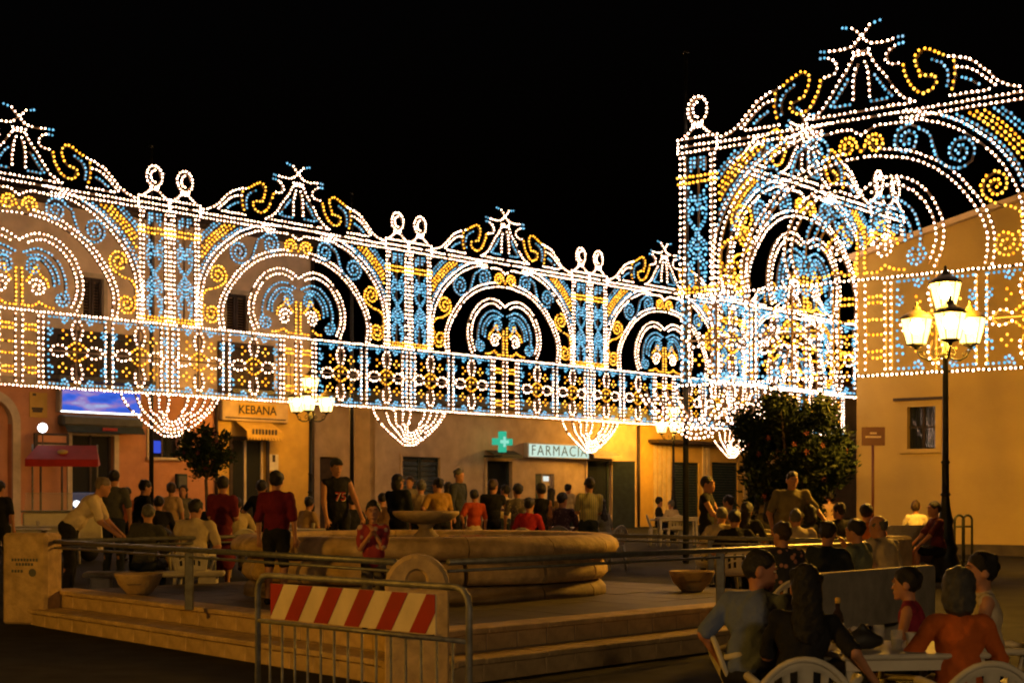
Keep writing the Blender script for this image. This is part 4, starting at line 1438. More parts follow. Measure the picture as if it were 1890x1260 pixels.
def street_lamp(label, x, y, rot, power=1.0, top=4.0, gz=None, colour=LAMP_COL):
    g = ground_z(y) if gz is None else gz
    o = empty('street_lamp', (x, y, g), R(rot))
    tag(o, label, 'street lamp', 'four-lantern street lamps of the square')
    zl = top - g
    MB().lathe([(0, 0), (.30, 0), (.30, .10), (.25, .14), (.22, .30), (.17, .42), (.20, .50), (.15, .58), (.11, .85), (.13, .92), (.10, 1.0), (.075, 1.15), (.06, 1.3)], 14).build('base', M['iron'], o)
    MB().lathe([(.06, 1.3), (.085, 1.33), (.06, 1.36), (.055, 1.8), (.075, 1.83), (.052, 1.86), (.042, zl - .25), (.07, zl - .22), (.07, zl - .16), (.04, zl - .12), (.035, zl + .42)], 12).build('pole', M['iron'], o)
    spots = [(R(a), .47) for a in (0, 120, 240)]
    lan = [(.47 * math.cos(a), .47 * math.sin(a), zl) for a, r in spots] + [(0, 0, zl + .52)]
    for a, r in spots:
        c, s = math.cos(a), math.sin(a)
        pts = [(.03, -.2), (.14, -.26), (.28, -.26), (.40, -.2), (.46, -.1)]
        pts2 = [(.04, -.05), (.14, -.08), (.2, -.15), (.16, -.2), (.11, -.16)]
        pts3 = [(.46, -.12), (.38, -.12), (.33, -.17), (.37, -.21)]
        mb = MB()
        mb.tube([(q * c, q * s, zl + z) for q, z in pts], .018, 6)
        mb.tube([(q * c, q * s, zl + z) for q, z in pts2], .011, 5)
        mb.tube([(q * c, q * s, zl + z) for q, z in pts3], .010, 5)
        mb.build('arm', M['iron'], o)
    for (lx_, ly_, lz) in lan:
        l = empty('lantern', (lx_, ly_, lz), 0, o)
        for p in LM['panes']: link('pane', p, l)
        link('cage', LM['cage'], l); link('cap', LM['cap'], l); link('base_cup', LM['bottom'], l); link('bulb', bulb_mesh(power, colour), l)
    return o


q = at(1745, 924, 24.4)
street_lamp('iron street lamp with four lit lanterns in front of the yellow house', q.x, 24.4, -97, 2.6)
q = at(573, 924, 43.2)
street_lamp('four-lantern street lamp beside the KEBANA sign', q.x, 43.2, 30, .34)
q = at(1243, 924, 56.5)
street_lamp('four-lantern street lamp in front of the corrugated garage', q.x, 56.5, 30, 1.0)
street_lamp('added unseen street lamp left of the view, lighting steps and fountain', -10.0, 8.0, 20, 1.6)  # unseen lamp, added because the left risers are lit from this side
street_lamp('added unseen fill lamp behind the viewpoint, lighting the nearest diners', 3.0, -7.0, 50, 1.4, colour=(1.0, .72, .42))  # added fill light in lamp-post form, whiter, to brighten the nearest diners

# ---------------------------------------------------------------- put up the illuminations
ORD = ['first', 'second', 'third', 'fourth', 'fifth']
ROW1.arch(-BAY / 2, 'lit arch cut off by the picture edge, over the blue shop sign')
ROW1.arch(BAY / 2, 'lit arch over the KEBANA sign')
ROW1.arch(BAY * 1.5, 'lit arch over the green pharmacy cross')
ROW1.arch(BAY * 2.5, 'smallest complete lit arch of the long row, over the garage')
ROW1.arch(BAY * 3.5, 'farthest lit arch of the long row, seen through the big arch')
ROW1.pillar(0, 'lit double pillar between blue sign and KEBANA sign')
ROW1.pillar(BAY, 'lit double pillar between KEBANA sign and pharmacy cross')
ROW1.pillar(BAY * 2, 'lit double pillar above the FARMACIA sign')
ROW1.pillar(BAY * 3, 'far lit double pillar of the long row behind the single end pillar')
ROW1.band(-BAY / 2, 'lit flower parapet above the blue shop sign')
ROW1.band(BAY / 2, 'lit flower parapet above the KEBANA sign')
ROW1.band(BAY * 1.5, 'lit flower parapet above the pharmacy cross')
ROW1.band(BAY * 2.5, 'lit flower parapet above the corrugated garage')
ROW1.band(BAY * 3.5, 'farthest lit flower parapet, behind the oleander')
ROW1.basket(0, 'hanging bulb basket beside the blue shop sign')
ROW1.basket(BAY, 'hanging bulb basket between annex and pharmacy cross')
ROW1.basket(BAY * 2, 'hanging bulb basket touching the FARMACIA sign')
ROW1.basket(BAY * 3, 'small far hanging bulb basket beside the oleander')
ROW1.pole(-.3, .25, 9.6, 'wooden pole behind the double pillar next to the blue sign')
ROW1.pole(BAY - 1.75, .25, 9.4, 'wooden pole between annex and pharmacy')
ROW2.arch(0, 'largest lit arch, in front of the yellow house')
ROW2.pillar(-AH - CW / 2, 'tall lit single end pillar where the rows meet', True)
ROW2.band(0, 'lit flower parapet crossing the yellow house behind the street lamp')
ROW2.basket(-AH - CW / 2, 'hanging bulb basket under the single end pillar')
ROW2.pole(-AH - CW + .05, .12, 9.7, 'wooden pole at the single end pillar where the rows meet')
ROW3.arch(AH, 'lit side-street arch seen steeply through the largest arch')
ROW3.pillar(2 * AH + CW, 'lit side-street double pillar seen inside the largest arch')
ROW3.band(AH + .1, 'lit side-street parapet ending at the corner of the yellow house')
ROW3.basket(.5, 'hanging bulb basket of the side street above the oleander')

# ---------------------------------------------------------------- sign, bicycle stand, trees
q = at(1611, 924, 31.0)
so = empty('street_sign', (q.x, q.y, ground_z(31)), 0)
tag(so, 'small brown rectangular sign on a post before the yellow house', 'sign')
zs0 = H + (HY - 822) / F * 31 - ground_z(31); zs1 = H + (HY - 788) / F * 31 - ground_z(31)
MB().tube([(0, 0, 0), (0, 0, zs1)], .028, 8).build('post', M['brown_sign'], so)
MB().box(-.23, .23, -.05, -.03, zs0, zs1, 0, .008).build('plate', M['brown_sign'], so)
mb = MB()
for z, w in ((.62, .07), (.42, .15)):
    zz = zs0 + (zs1 - zs0) * z
    n = int(w / .02)
    for k in range(-n, n): mb.box(k * .022, k * .022 + .015, -.056, -.0505, zz, zz + .035)
tag(mb.build('lettering', M['sign_text'], so), kind='stuff')

q = at(1778, 924, 27.5)
bo = empty('bicycle_stand', (q.x, q.y, ground_z(27.5)), R(15))
tag(bo, 'tubular hoop stand beside the lamp base', 'bicycle stand')
zz = H + (HY - 950) / F * 27.5 - ground_z(27.5)
for dx in (-.08, .08):
    pts = [(dx - .09, 0, 0), (dx - .09, 0, zz - .09)] + [(dx - .09 * math.cos(a), 0, zz - .09 + .09 * math.sin(a)) for a in np.linspace(.3, math.pi - .3, 6)] + [(dx + .09, 0, zz - .09), (dx + .09, 0, 0)]
    MB().tube(pts, .022, 8).build('hoop', M['iron'], bo)
MB().tube([(-.17, 0, .15), (.17, 0, .15)], .018, 6).build('cross_bar', M['iron'], bo)
MB().tube([(-.17, 0, zz - .2), (.17, 0, zz - .2)], .018, 6).build('cross_bar', M['iron'], bo)


def leafy_tree(label, x, y, hgt, trunk_h, rx, rz, n, flowers, leaf=.075, seed=1, trunk_r=.05):
    rg = np.random.default_rng(seed)
    g = ground_z(y)
    o = empty('oleander_tree', (x, y, g))
    tag(o, label, 'tree', 'flowering oleander trees')
    mb = MB()
    mb.tube([(0, 0, -.05), (.02, .01, trunk_h * .5), (-.01, 0, trunk_h)], [trunk_r * 1.25, trunk_r, trunk_r * .85], 8)
    tips = []
    for k in range(9):
        a = k * 2.4; r = rx * (.35 + .4 * rg.random()); z = trunk_h + (hgt - trunk_h) * (.35 + .5 * rg.random())
        tip = Vector((r * math.cos(a), r * math.sin(a), z))
        mb.tube([(0, 0, trunk_h - .03), (tip.x * .35, tip.y * .35, trunk_h + (z - trunk_h) * .45), tip], [trunk_r * .55, trunk_r * .38, trunk_r * .15], 5)
        tips.append(tip)
    mb.build('trunk', M['bark'], o)
    zc = (trunk_h + hgt) / 2
    # clumps scattered through an uneven ellipsoid
    cl = []
    while len(cl) < 70:
        p = rg.uniform(-1, 1, 3)
        l = np.linalg.norm(p)
        if .35 < l < 1:
            cl.append(p * np.array([rx, rx, rz]) * (.92 + .12 * rg.random()))
    cl = np.array(cl)
    idx = rg.integers(0, len(cl), n)
    cs = cl[idx] + rg.normal(0, 1, (n, 3)) * np.array([rx, rx, rz]) * .10
    d = rg.normal(0, 1, (n, 3)); d[:, 2] = np.abs(d[:, 2]) * .6 + .1
    d /= np.linalg.norm(d, axis=1)[:, None]
    s = np.cross(d, rg.normal(0, 1, (n, 3))); s /= np.linalg.norm(s, axis=1)[:, None]
    ln_ = leaf * rg.uniform(.7, 1.5, n)[:, None]
    wd_ = ln_ * .20
    c0 = cs + np.array([0, 0, zc])
    nr = np.cross(d, s)
    V = np.stack([c0, c0 + d * ln_ * .5 + s * wd_ - nr * ln_ * .05, c0 + d * ln_, c0 + d * ln_ * .5 - s * wd_ - nr * ln_ * .05], 1).reshape(-1, 3)
    Fq = (np.arange(n) * 4)[:, None] + np.array([0, 1, 2, 3])
    me = bpy.data.meshes.new('crown'); me.from_pydata(V.tolist(), [], Fq.tolist()); me.materials.append(M['leaf']); me.update()
    tag(link('crown', me, o), kind='stuff')
    mb = MB()
    for k in range(flowers):
        p = rg.normal(0, 1, 3); p /= np.linalg.norm(p)
        c = p * np.array([rx, rx, rz]) * .98 + np.array([0, 0, zc])
        for j in range(5):
            a = 2 * math.pi * j / 5
            e1 = Vector(np.cross(p, [0.3, 0.1, .9])).normalized(); e2 = Vector(p).cross(e1)
            v = e1 * math.cos(a) + e2 * math.sin(a); w = e1 * math.cos(a + .6) + e2 * math.sin(a + .6)
            mb.add([c, Vector(c) + v * .035, Vector(c) + (v + w) * .028 + Vector(p) * .01, Vector(c) + w * .035], [(0, 1, 2, 3)])
    tag(mb.build('blossoms', M['flower'], o), kind='stuff')


q = at(1462, 924, 25.5)
leafy_tree('dense dark oleander tree left of the yellow house', q.x, 25.5, 3.06, .6, .90, 1.2, 22000, 34, .10, 3, .07)
q = at(381, 924, 33.5)
leafy_tree('small round-headed oleander tree with pink blossoms by the KEBANA door', q.x, 33.5, 2.72, 1.62, .58, .55, 3600, 26, .10, 5, .04)

# ---------------------------------------------------------------- people: implicit surfaces polygonised into one continuous mesh each
def nets(Fd, org, h):
    ins = Fd < 0
    nx, ny, nz = Fd.shape
    c = [ins[i:nx - 1 + i, j:ny - 1 + j, k:nz - 1 + k] for i in (0, 1) for j in (0, 1) for k in (0, 1)]
    sm = sum(x.astype(np.int8) for x in c)
    cell = (sm > 0) & (sm < 8)
    ci = np.argwhere(cell)
    idm = -np.ones(cell.shape, np.int64)
    idm[cell] = np.arange(len(ci))
    off = np.array([(i, j, k) for i in (0, 1) for j in (0, 1) for k in (0, 1)])
    val = np.stack([Fd[ci[:, 0] + o[0], ci[:, 1] + o[1], ci[:, 2] + o[2]] for o in off], 1)
    acc = np.zeros((len(ci), 3)); cnt = np.zeros(len(ci))
    for a in range(8):
        for b in range(a + 1, 8):
            if np.abs(off[a] - off[b]).sum() != 1: continue
            m = (val[:, a] < 0) != (val[:, b] < 0)
            t = val[m, a] / (val[m, a] - val[m, b])
            acc[m] += off[a] + (off[b] - off[a]) * t[:, None]
            cnt[m] += 1
    V = (ci + acc / cnt[:, None]) * h + org
    Q = []
    for ax in range(3):
        sl0 = [slice(None)] * 3; sl1 = [slice(None)] * 3
        sl0[ax] = slice(0, -1); sl1[ax] = slice(1, None)
        A, Bb = ins[tuple(sl0)], ins[tuple(sl1)]
        e = np.argwhere(A != Bb)
        b1, b2 = [(1, 2), (2, 0), (0, 1)][ax]
        ok = (e[:, b1] > 0) & (e[:, b2] > 0) & (e[:, b1] < Fd.shape[b1] - 1) & (e[:, b2] < Fd.shape[b2] - 1)
        e = e[ok]
        flip = A[e[:, 0], e[:, 1], e[:, 2]]
        o1 = np.zeros(3, int); o1[b1] = 1
        o2 = np.zeros(3, int); o2[b2] = 1
        def g(x): return idm[x[:, 0], x[:, 1], x[:, 2]]
        q = np.stack([g(e - o1 - o2), g(e - o2), g(e), g(e - o1)], 1)
        q[~flip] = q[~flip][:, ::-1]
        Q.append(q)
    return V, np.concatenate(Q)


def sdf_mesh(name, prims, h, mat, cut=None, k=.025, wob=0.0, fr=14.0, ph=0.0):
    """prims: ('c',a,b,ra,rb) tapered limb, ('e',centre,radii,matrix) ellipsoid, ('-e',...) carved away"""
    lo, hi = np.full(3, 1e9), np.full(3, -1e9)
    for p in prims:
        if p[0] == 'c':
            m = max(p[3], p[4]); pts = np.array([p[1], p[2]], float)
        else:
            m = max(p[2]); pts = np.array([p[1]], float)
        if p[0][0] != '-':
            lo = np.minimum(lo, pts.min(0) - m); hi = np.maximum(hi, pts.max(0) + m)
    lo -= 3 * h; hi += 3 * h
    n = np.ceil((hi - lo) / h).astype(int) + 1
    Fd = np.full(n, .2, np.float32)
    for p in prims:
        if p[0] == 'c':
            m = max(p[3], p[4]); pts = np.array([p[1], p[2]], float)
        else:
            m = max(p[2]); pts = np.array([p[1]], float)
        mm = m + 3 * h + k
        i0 = np.maximum(0, np.floor((pts.min(0) - mm - lo) / h).astype(int)); i1 = np.minimum(n, np.ceil((pts.max(0) + mm - lo) / h).astype(int) + 1)
        if (i1 <= i0).any(): continue
        gx = (lo[0] + h * np.arange(i0[0], i1[0]))[:, None, None]; gy = (lo[1] + h * np.arange(i0[1], i1[1]))[None, :, None]; gz = (lo[2] + h * np.arange(i0[2], i1[2]))[None, None, :]
        if p[0] == 'c':
            a, b = np.array(p[1], float), np.array(p[2], float)
            ba = b - a; l2 = max(1e-9, ba @ ba)
            t = np.clip(((gx - a[0]) * ba[0] + (gy - a[1]) * ba[1] + (gz - a[2]) * ba[2]) / l2, 0, 1)
            dd = np.sqrt((gx - a[0] - t * ba[0]) ** 2 + (gy - a[1] - t * ba[1]) ** 2 + (gz - a[2] - t * ba[2]) ** 2) - (p[3] + (p[4] - p[3]) * t)
        else:
            c, r, Mx = np.array(p[1], float), np.array(p[2], float), np.array(p[3], float)
            q = [(gx - c[0]) * Mx[0, i] + (gy - c[1]) * Mx[1, i] + (gz - c[2]) * Mx[2, i] for i in range(3)]
            k0 = np.sqrt(sum((q[i] / r[i]) ** 2 for i in range(3))); k1 = np.sqrt(sum((q[i] / r[i] ** 2) ** 2 for i in range(3))) + 1e-9
            dd = k0 * (k0 - 1) / k1
        sl = tuple(slice(i0[i], i1[i]) for i in range(3))
        cur = Fd[sl]
        if p[0][0] == '-':
            Fd[sl] = np.maximum(cur, -dd)
        else:
            kk = p[5] if len(p) > 5 else k
            hh = np.clip(.5 + .5 * (cur - dd) / kk, 0, 1)
            Fd[sl] = cur * (1 - hh) + dd * hh - kk * hh * (1 - hh)
    if wob > 0:      # creases
        gx = (lo[0] + h * np.arange(n[0]))[:, None, None]; gy = (lo[1] + h * np.arange(n[1]))[None, :, None]; gz = (lo[2] + h * np.arange(n[2]))[None, None, :]
        a_ = np.sin(fr * (gx * 1.1 + gz * .9 + gy * .4) + ph) * np.sin(fr * 1.3 * (gz * 1.2 - gx * .7 + gy) + 2 * ph)
        b_ = np.sin(fr * 2.3 * (gz * .5 + gx * 1.2 - gy * .6) + 3 * ph + 1.5 * a_)
        Fd = (Fd + wob * (a_ + .6 * b_)).astype(np.float32)
    if cut is not None:
        gx = (lo[0] + h * np.arange(n[0]))[:, None, None]; gy = (lo[1] + h * np.arange(n[1]))[None, :, None]; gz = (lo[2] + h * np.arange(n[2]))[None, None, :]
        for c in cut:
            c = np.asarray(c, float)
            Fd = np.maximum(Fd, -((gx - c[0]) * c[3] + (gy - c[1]) * c[4] + (gz - c[2]) * c[5]))
    V, Q = nets(Fd, lo, h)
    me = bpy.data.meshes.new(name)
    me.vertices.add(len(V)); me.vertices.foreach_set('co', V.ravel().astype(np.float32))
    me.loops.add(Q.size); me.loops.foreach_set('vertex_index', Q.ravel().astype(np.int32))
    me.polygons.add(len(Q)); me.polygons.foreach_set('loop_start', (np.arange(len(Q)) * 4).astype(np.int32))
    me.update(calc_edges=True)
    me.polygons.foreach_set('use_smooth', np.ones(len(Q), bool))
    me.materials.append(mat)
    return me


I3 = np.eye(3)


def rotm(yaw=0, pitch=0, roll=0):
    return np.array(Matrix.Rotation(R(yaw), 3, 'Z') @ Matrix.Rotation(R(pitch), 3, 'X') @ Matrix.Rotation(R(roll), 3, 'Y'))


def ik(a, t, l1, l2, pole):
    a, t, pole = np.array(a, float), np.array(t, float), np.array(pole, float)
    d = t - a
    L = np.linalg.norm(d)
    if L > (l1 + l2) * .995:
        t = a + d / L * (l1 + l2) * .995; d = t - a; L = np.linalg.norm(d)
    x = (l1 * l1 - l2 * l2 + L * L) / (2 * L)
    hgt = math.sqrt(max(0, l1 * l1 - x * x))
    n = d / L
    p = pole - n * (pole @ n); p /= np.linalg.norm(p) + 1e-9
    return a + n * x + p * hgt, t


PEOPLE = []
DARK, BROWN, GREY, WHITE = (.010, .008, .007), (.04, .022, .012), (.10, .095, .085), (.32, .31, .28)
BLACKC, NAVY, CREAM, REDC, MAROON, OLIVE, ORANGE, TEAL, BLUE = (.012, .012, .014), (.016, .022, .036), (.46, .37, .24), (.34, .018, .03), (.15, .018, .03), (.17, .145, .07), (.50, .14, .025), (.10, .15, .14), (.10, .15, .20)


def person(label, px, ytop, d, pose='stand', face=180, lean=0, shirt=CREAM, sleeve=.55, lower='trousers', lowc=NAVY, hair='short', hairc=DARK, skin=(.42, .20, .11),
           head=(0, 0), handL=None, handR=None, vox=.02, gz=None, fat=1.0, shirtmat=None, eyes=False, cap=None, group=None, seat=.46, number=None, hs=1.07):
    g = (PZ if gz == 'p' else ground_z(d)) if gz in (None, 'p') else gz
    top = H + (HY - ytop) / F * d - g
    rgp = random.Random(int(px * 7 + ytop))
    A = rotm(0, lean, rgp.uniform(-4, 4))                 # lean forward is a turn about x (towards -y)
    hipz = .93 if pose == 'stand' else .50
    if hs < 1.1:
        nat = hipz + .545 * math.cos(R(lean)) + .27
        hs = min(1.32, max(1.04, 1.06 / max(.6, (top - (0 if pose == 'stand' else seat - .42)) / nat)))
    nat = hipz + .545 * math.cos(R(lean)) + (.035 + .115 * hs) * math.cos(R(lean * .5)) + .115 * hs
    if head == (0, 0) and not eyes: head = (rgp.uniform(-35, 35), rgp.uniform(-3, 10))
    if pose == 'stand' and handL is None and handR is None and lean < 30:
        mode = rgp.choice(('down', 'front', 'one', 'hip', 'bag'))
        if mode == 'front': handL, handR = (.05, -.24, 1.08), (-.05, -.24, 1.06)
        elif mode == 'one': handR = (-.16, -.30, 1.18)
        elif mode == 'hip': handL = (.20, -.06, 1.0)
        elif mode == 'bag': handL = (.12, -.30, 1.22)
    if pose == 'stand': s = top / nat
    else:
        s = max(.6, min(1.15, (top - seat + .42) / (nat - .0)))
    hip = np.array([0, 0, hipz])
    sp = lambda t, x=0, y=0: hip + A @ np.array([x, y, t])
    HM = rotm(head[0], lean * .5 + head[1])
    neck = sp(.53)
    hc = neck + rotm(0, lean * .5) @ np.array([0, -.02, .035 + .115 * hs])
    hp = lambda x, y, z: hc + HM @ (np.array([x, y, z]) * hs)
    hr_ = lambda *r: tuple(x * hs for x in r)
    # legs
    legs = []
    for sx in (-1, 1):
        if pose == 'stand':
            legs.append((np.array([sx * .09, 0, .90]), np.array([sx * .10, -.015, .49]), np.array([sx * .11, .02, .085])))
        else:
            legs.append((np.array([sx * .095, .0, .49]), np.array([sx * .13, -.43, .49]), np.array([sx * .13, -.40, .09])))
    arms = []
    for sx, hnd in ((-1, handR), (1, handL)):
        sh = sp(.475, sx * .175 * (1 + (fat - 1) * .5))
        if hnd is None:
            if pose == 'stand':
                el, wr = ik(sh, sh + np.array([sx * .07, -.06, -.52]), .285, .25, (sx, .8, 0))
            else:
                el, wr = ik(sh, np.array([sx * .14, -.30, .62]), .285, .25, (sx * .8, .6, -.3))
        else:
            el, wr = ik(sh, hnd, .285, .25, (sx * .7, .5, -.8))
        arms.append((sh, el, wr))
    sk = []
    # head
    sk.append(('e', hp(0, .008, .018), hr_(.074, .093, .098), HM)); sk.append(('e', hp(0, -.020, -.045), hr_(.056, .066, .068), HM, .03))
    sk.append(('c', hp(0, -.084, .0), hp(0, -.098, -.028), .009, .013, .012))
    sk.append(('e', hp(0, -.082, -.062), hr_(.024, .016, .010), HM, .01)); sk.append(('e', hp(0, -.070, -.098), hr_(.026, .022, .018), HM, .02))
    for sx in (-1, 1):
        sk.append(('e', hp(sx * .077, .012, -.012), hr_(.010, .020, .032), HM, .008))
        sk.append(('c', hp(sx * .05, -.078, .028), hp(sx * .016, -.09, .024), .010, .010, .012))
    sk.append(('c', neck - A @ np.array([0, 0, .03]), hc + HM @ np.array([0, .015, -.06]), .056, .052))
    sk.append(('e', sp(.38), (.15 * fat, .10 * fat, .16), A)); sk.append(('e', sp(.10), (.14 * fat, .10 * fat, .20), A))
    sk.append(('c', sp(.475, -.15), sp(.475, .15), .055, .055))
    for sh, el, wr in arms:
        sk.append(('c', sh, el, .050, .040)); sk.append(('c', el, wr, .040, .026))
        dr_ = (wr - el) / np.linalg.norm(wr - el)
        side = np.cross(dr_, [0, .3, 1.0]); side /= np.linalg.norm(side) + 1e-9
        nor = np.cross(side, dr_)
        pc = wr + dr_ * .075
        sk.append(('c', wr + dr_ * .02, pc, .026, .030))
        for i in range(4):
            f0 = pc + side * (.021 * (i - 1.5)) + dr_ * .012
            f1 = f0 + dr_ * (.040 - .004 * abs(i - 1.4)) - nor * .010 + side * .003 * (i - 1.5)
            f2 = f1 + dr_ * .022 - nor * .020
            sk.append(('c', f0, f1, .0105, .0095, .006)); sk.append(('c', f1, f2, .0095, .008, .006))
        t0 = wr + dr_ * .03 + side * -.024
        sk.append(('c', t0, t0 + dr_ * .035 - side * .028, .012, .010, .008)); sk.append(('c', t0 + dr_ * .035 - side * .028, t0 + dr_ * .065 - side * .03 - nor * .01, .010, .009, .006))
    for hp_, kn, an in legs:
        sk.append(('c', hp_, kn, .078 * fat, .055)); sk.append(('c', kn, an, .055, .037))
        sk.append(('e', kn * .72 + an * .28 + np.array([0, .018, 0]), (.048, .05, .09), I3))
        sk.append(('c', an + np.array([0, .02, -.045]), an + np.array([0, -.13, -.055]), .036, .030))
    q = at(px, HY, d)
    root = empty('person', (q.x, q.y, g + (0 if pose == 'stand' else seat - .42 * s)), R(face))
    root.scale = (s, s, s)
    tag(root, label, 'person', group)
    link('body', sdf_mesh('body', sk, vox, skin_mat(skin)), root)
    # shirt
    sh_ = [('e', sp(.37, 0, 0), (.172 * fat, .118 * fat, .185), A), ('e', sp(.14), (.158 * fat, .118 * fat, .19), A), ('c', sp(.475, -.15 * fat), sp(.475, .15 * fat), .068, .068)]
    if pose == 'stand': sh_.append(('e', sp(.0), (.162 * fat, .118 * fat, .11), A))
    else: sh_.append(('e', sp(.04), (.168 * fat, .135 * fat, .10), A))
    if sleeve > 0:
        for sh, el, wr in arms:
            e = sh + (el - sh) * min(1, sleeve * 1.45)
            sh_.append(('c', sh, e, .066, .060))
            if sleeve > .7: sh_.append(('c', e, el + (wr - el) * min(.95, (sleeve - .69) * 3.2), .054, .042))
    sh_.append(('c', neck - A @ np.array([0, 0, .045]), neck - A @ np.array([0, .0, .02]), .075, .068))
    link('shirt', sdf_mesh('shirt', sh_, vox, shirtmat or fabric(shirt), wob=.0065, fr=15.0, ph=px * .37), root)
    # trousers / shorts / skirt
    lw = [('e', hip + np.array([0, .005, -.0]), (.160 * fat, .122 * fat, .125), I3)]
    if lower == 'dress':
        if pose == 'stand':
            lw += [('c', hip, np.array([0, 0, .5]), .165, .22)]
        else:
            lw += [('c', hip, np.array([0, -.36, .49]), .15, .14), ('c', np.array([0, -.38, .48]), np.array([0, -.40, .3]), .13, .14)]
    else:
        for hp_, kn, an in legs:
            f_ = 1.0 if lower == 'trousers' else .92
            lw.append(('c', hp_, hp_ + (kn - hp_) * f_, .092 * fat, .072))
            if lower == 'trousers': lw.append(('c', kn, an + np.array([0, 0, .02]), .068, .056))
    link('trousers' if lower == 'trousers' else ('skirt' if lower == 'dress' else 'shorts'), sdf_mesh('trousers', lw, vox, fabric(lowc), wob=.006, fr=17.0, ph=px * .21), root)
    mb_ = [('c', an + np.array([0, .03, -.045]), an + np.array([0, -.14, -.052]), .043, .036) for _, _, an in legs]
    link('shoes', sdf_mesh('shoes', mb_, vox * .9, fabric(BLACKC)), root)
    # hair
    hv = min(vox, .015)
    if hair != 'none':
        hr = [('e', hp(0, .014, .026), hr_(.083, .101, .103), HM)]
        n_ = HM @ np.array([0, .72, .69]); c_ = hp(0, -.080, .056)
        cut = [(*c_, *n_)]
        if hair == 'crop': 
            hr = [('e', hp(0, .013, .022), hr_(.079, .097, .100), HM)]
        if hair == 'bald':
            hr = [('e', hp(0, .014, .016), hr_(.078, .097, .100), HM)]
            cut = [(*hp(0, 0, .045), *(HM @ np.array([0, 0, -1]))), (*hp(0, -.01, -.05), *(HM @ np.array([0, .8, .6])))]
        if hair == 'long':
            hr += [('e', hp(0, .05, -.07), hr_(.082, .062, .13), HM, .04), ('e', hp(0, .075, -.20), hr_(.088, .05, .14), HM, .05)]
            cut = [(*hp(0, -.062, .055), *(HM @ np.array([0, .93, .37])))]
        if hair == 'bob':
            hr = [('e', hp(0, .018, .025), hr_(.088, .104, .104), HM), ('e', hp(0, .042, -.055), hr_(.092, .075, .085), HM, .04), ('e', hp(0, .05, -.10), hr_(.075, .055, .05), HM, .03)]
            cut = [(*hp(0, -.066, .055), *(HM @ np.array([0, .90, .43])))]
        rgh = np.random.default_rng(int(px) + 3)
        nb_h = 5 if hair in ('crop', 'bald') else 26
        for _ in range(nb_h):
            v_ = rgh.normal(0, 1, 3); v_ /= np.linalg.norm(v_); v_[2] = v_[2] * .9 + .15
            if v_[1] < -.55 or v_[2] > .85: continue
            b_ = (.070, .088, .088)
            r_h = rgh.uniform(.014, .024)
            hr.append(('e', hp(v_[0] * b_[0], .014 + v_[1] * b_[1], .026 + v_[2] * b_[2]), hr_(r_h, r_h, r_h * rgh.uniform(.9, 1.2)), HM, .02))
        link('hair', sdf_mesh('hair', hr, hv, hair_mat(hairc), cut, wob=.006 if hair in ('bob', 'long') else .0035, fr=34.0, ph=px * .5), root)
    if cap is not None:
        link('cap', sdf_mesh('cap', [('e', hp(0, .01, .045), hr_(.088, .106, .088), HM), ('c', hp(0, -.10, .045), hp(0, -.155, .035), .045, .04, .02)], hv, fabric(cap), [(*hp(0, 0, .035), *(HM @ np.array([0, 0, 1])))]), root)
    if eyes:
        for sx in (-1, 1):
            e = MB().lathe([(0, -.010), (.008, -.006), (.011, 0), (.008, .006), (0, .010)], 8).build('eye', M['beige'], root, hp(sx * .031, -.080, .004))
            MB().lathe([(0, -.006), (.006, 0), (0, .006)], 6).build('iris', M['black'], e, tuple(HM @ np.array([0, -.007, 0])))
            MB().tube([hp(sx * .014, -.098, .030), hp(sx * .034, -.094, .036), hp(sx * .052, -.080, .030)], .0045, 5).build('eyebrow', hair_mat(DARK), root)
        MB().tube([hp(-.022, -.090, -.060), hp(0, -.098, -.062), hp(.022, -.090, -.060)], .004, 5).build('mouth', M['brown_sign'], root)
    if number:
        c = sp(.27, 0, -.118 * fat - .006)
        t = text_mesh('shirt_number', number, .17, M['red_paint'], root, tuple(c), .004)
        t.rotation_euler = (R(90) + R(lean), 0, 0)
        t2 = text_mesh('number_outline', number, .17, M['cloth_white'], root, tuple(c + np.array([.008, .003, -.008])), .002)
        t2.rotation_euler = (R(90) + R(lean), 0, 0)
    PEOPLE.append((label, round(s, 2), round(top, 2)))
    return root


def dotted(base, dot, scale=14.0):
    m, nt, p = new_mat('printed_fabric')
    N, L = nt.nodes.new, nt.links.new
    tc = N('ShaderNodeTexCoord'); v = N('ShaderNodeTexVoronoi'); v.inputs['Scale'].default_value = scale
    rp = N('ShaderNodeValToRGB')
    rp.color_ramp.elements[0].position = .26; rp.color_ramp.elements[0].color = (*dot, 1)
    rp.color_ramp.elements[1].position = .36; rp.color_ramp.elements[1].color = (*base, 1)
    L(tc.outputs['Object'], v.inputs['Vector']); L(v.outputs['Distance'], rp.inputs[0]); L(rp.outputs[0], p.inputs['Base Color'])
    p.inputs['Roughness'].default_value = .85
    return m


def striped(c1, c2, scale=9.0):
    m, nt, p = new_mat('striped_fabric')
    N, L = nt.nodes.new, nt.links.new
    tc = N('ShaderNodeTexCoord'); w = N('ShaderNodeTexWave'); w.inputs['Scale'].default_value = scale; w.bands_direction = 'X'; w.inputs['Distortion'].default_value = .6
    rp = N('ShaderNodeValToRGB')
    rp.color_ramp.elements[0].position = .45; rp.color_ramp.elements[0].color = (*c1, 1)
    rp.color_ramp.elements[1].position = .55; rp.color_ramp.elements[1].color = (*c2, 1)
    L(tc.outputs['Object'], w.inputs['Vector']); L(w.outputs[0], rp.inputs[0]); L(rp.outputs[0], p.inputs['Base Color'])
    p.inputs['Roughness'].default_value = .85
    return m

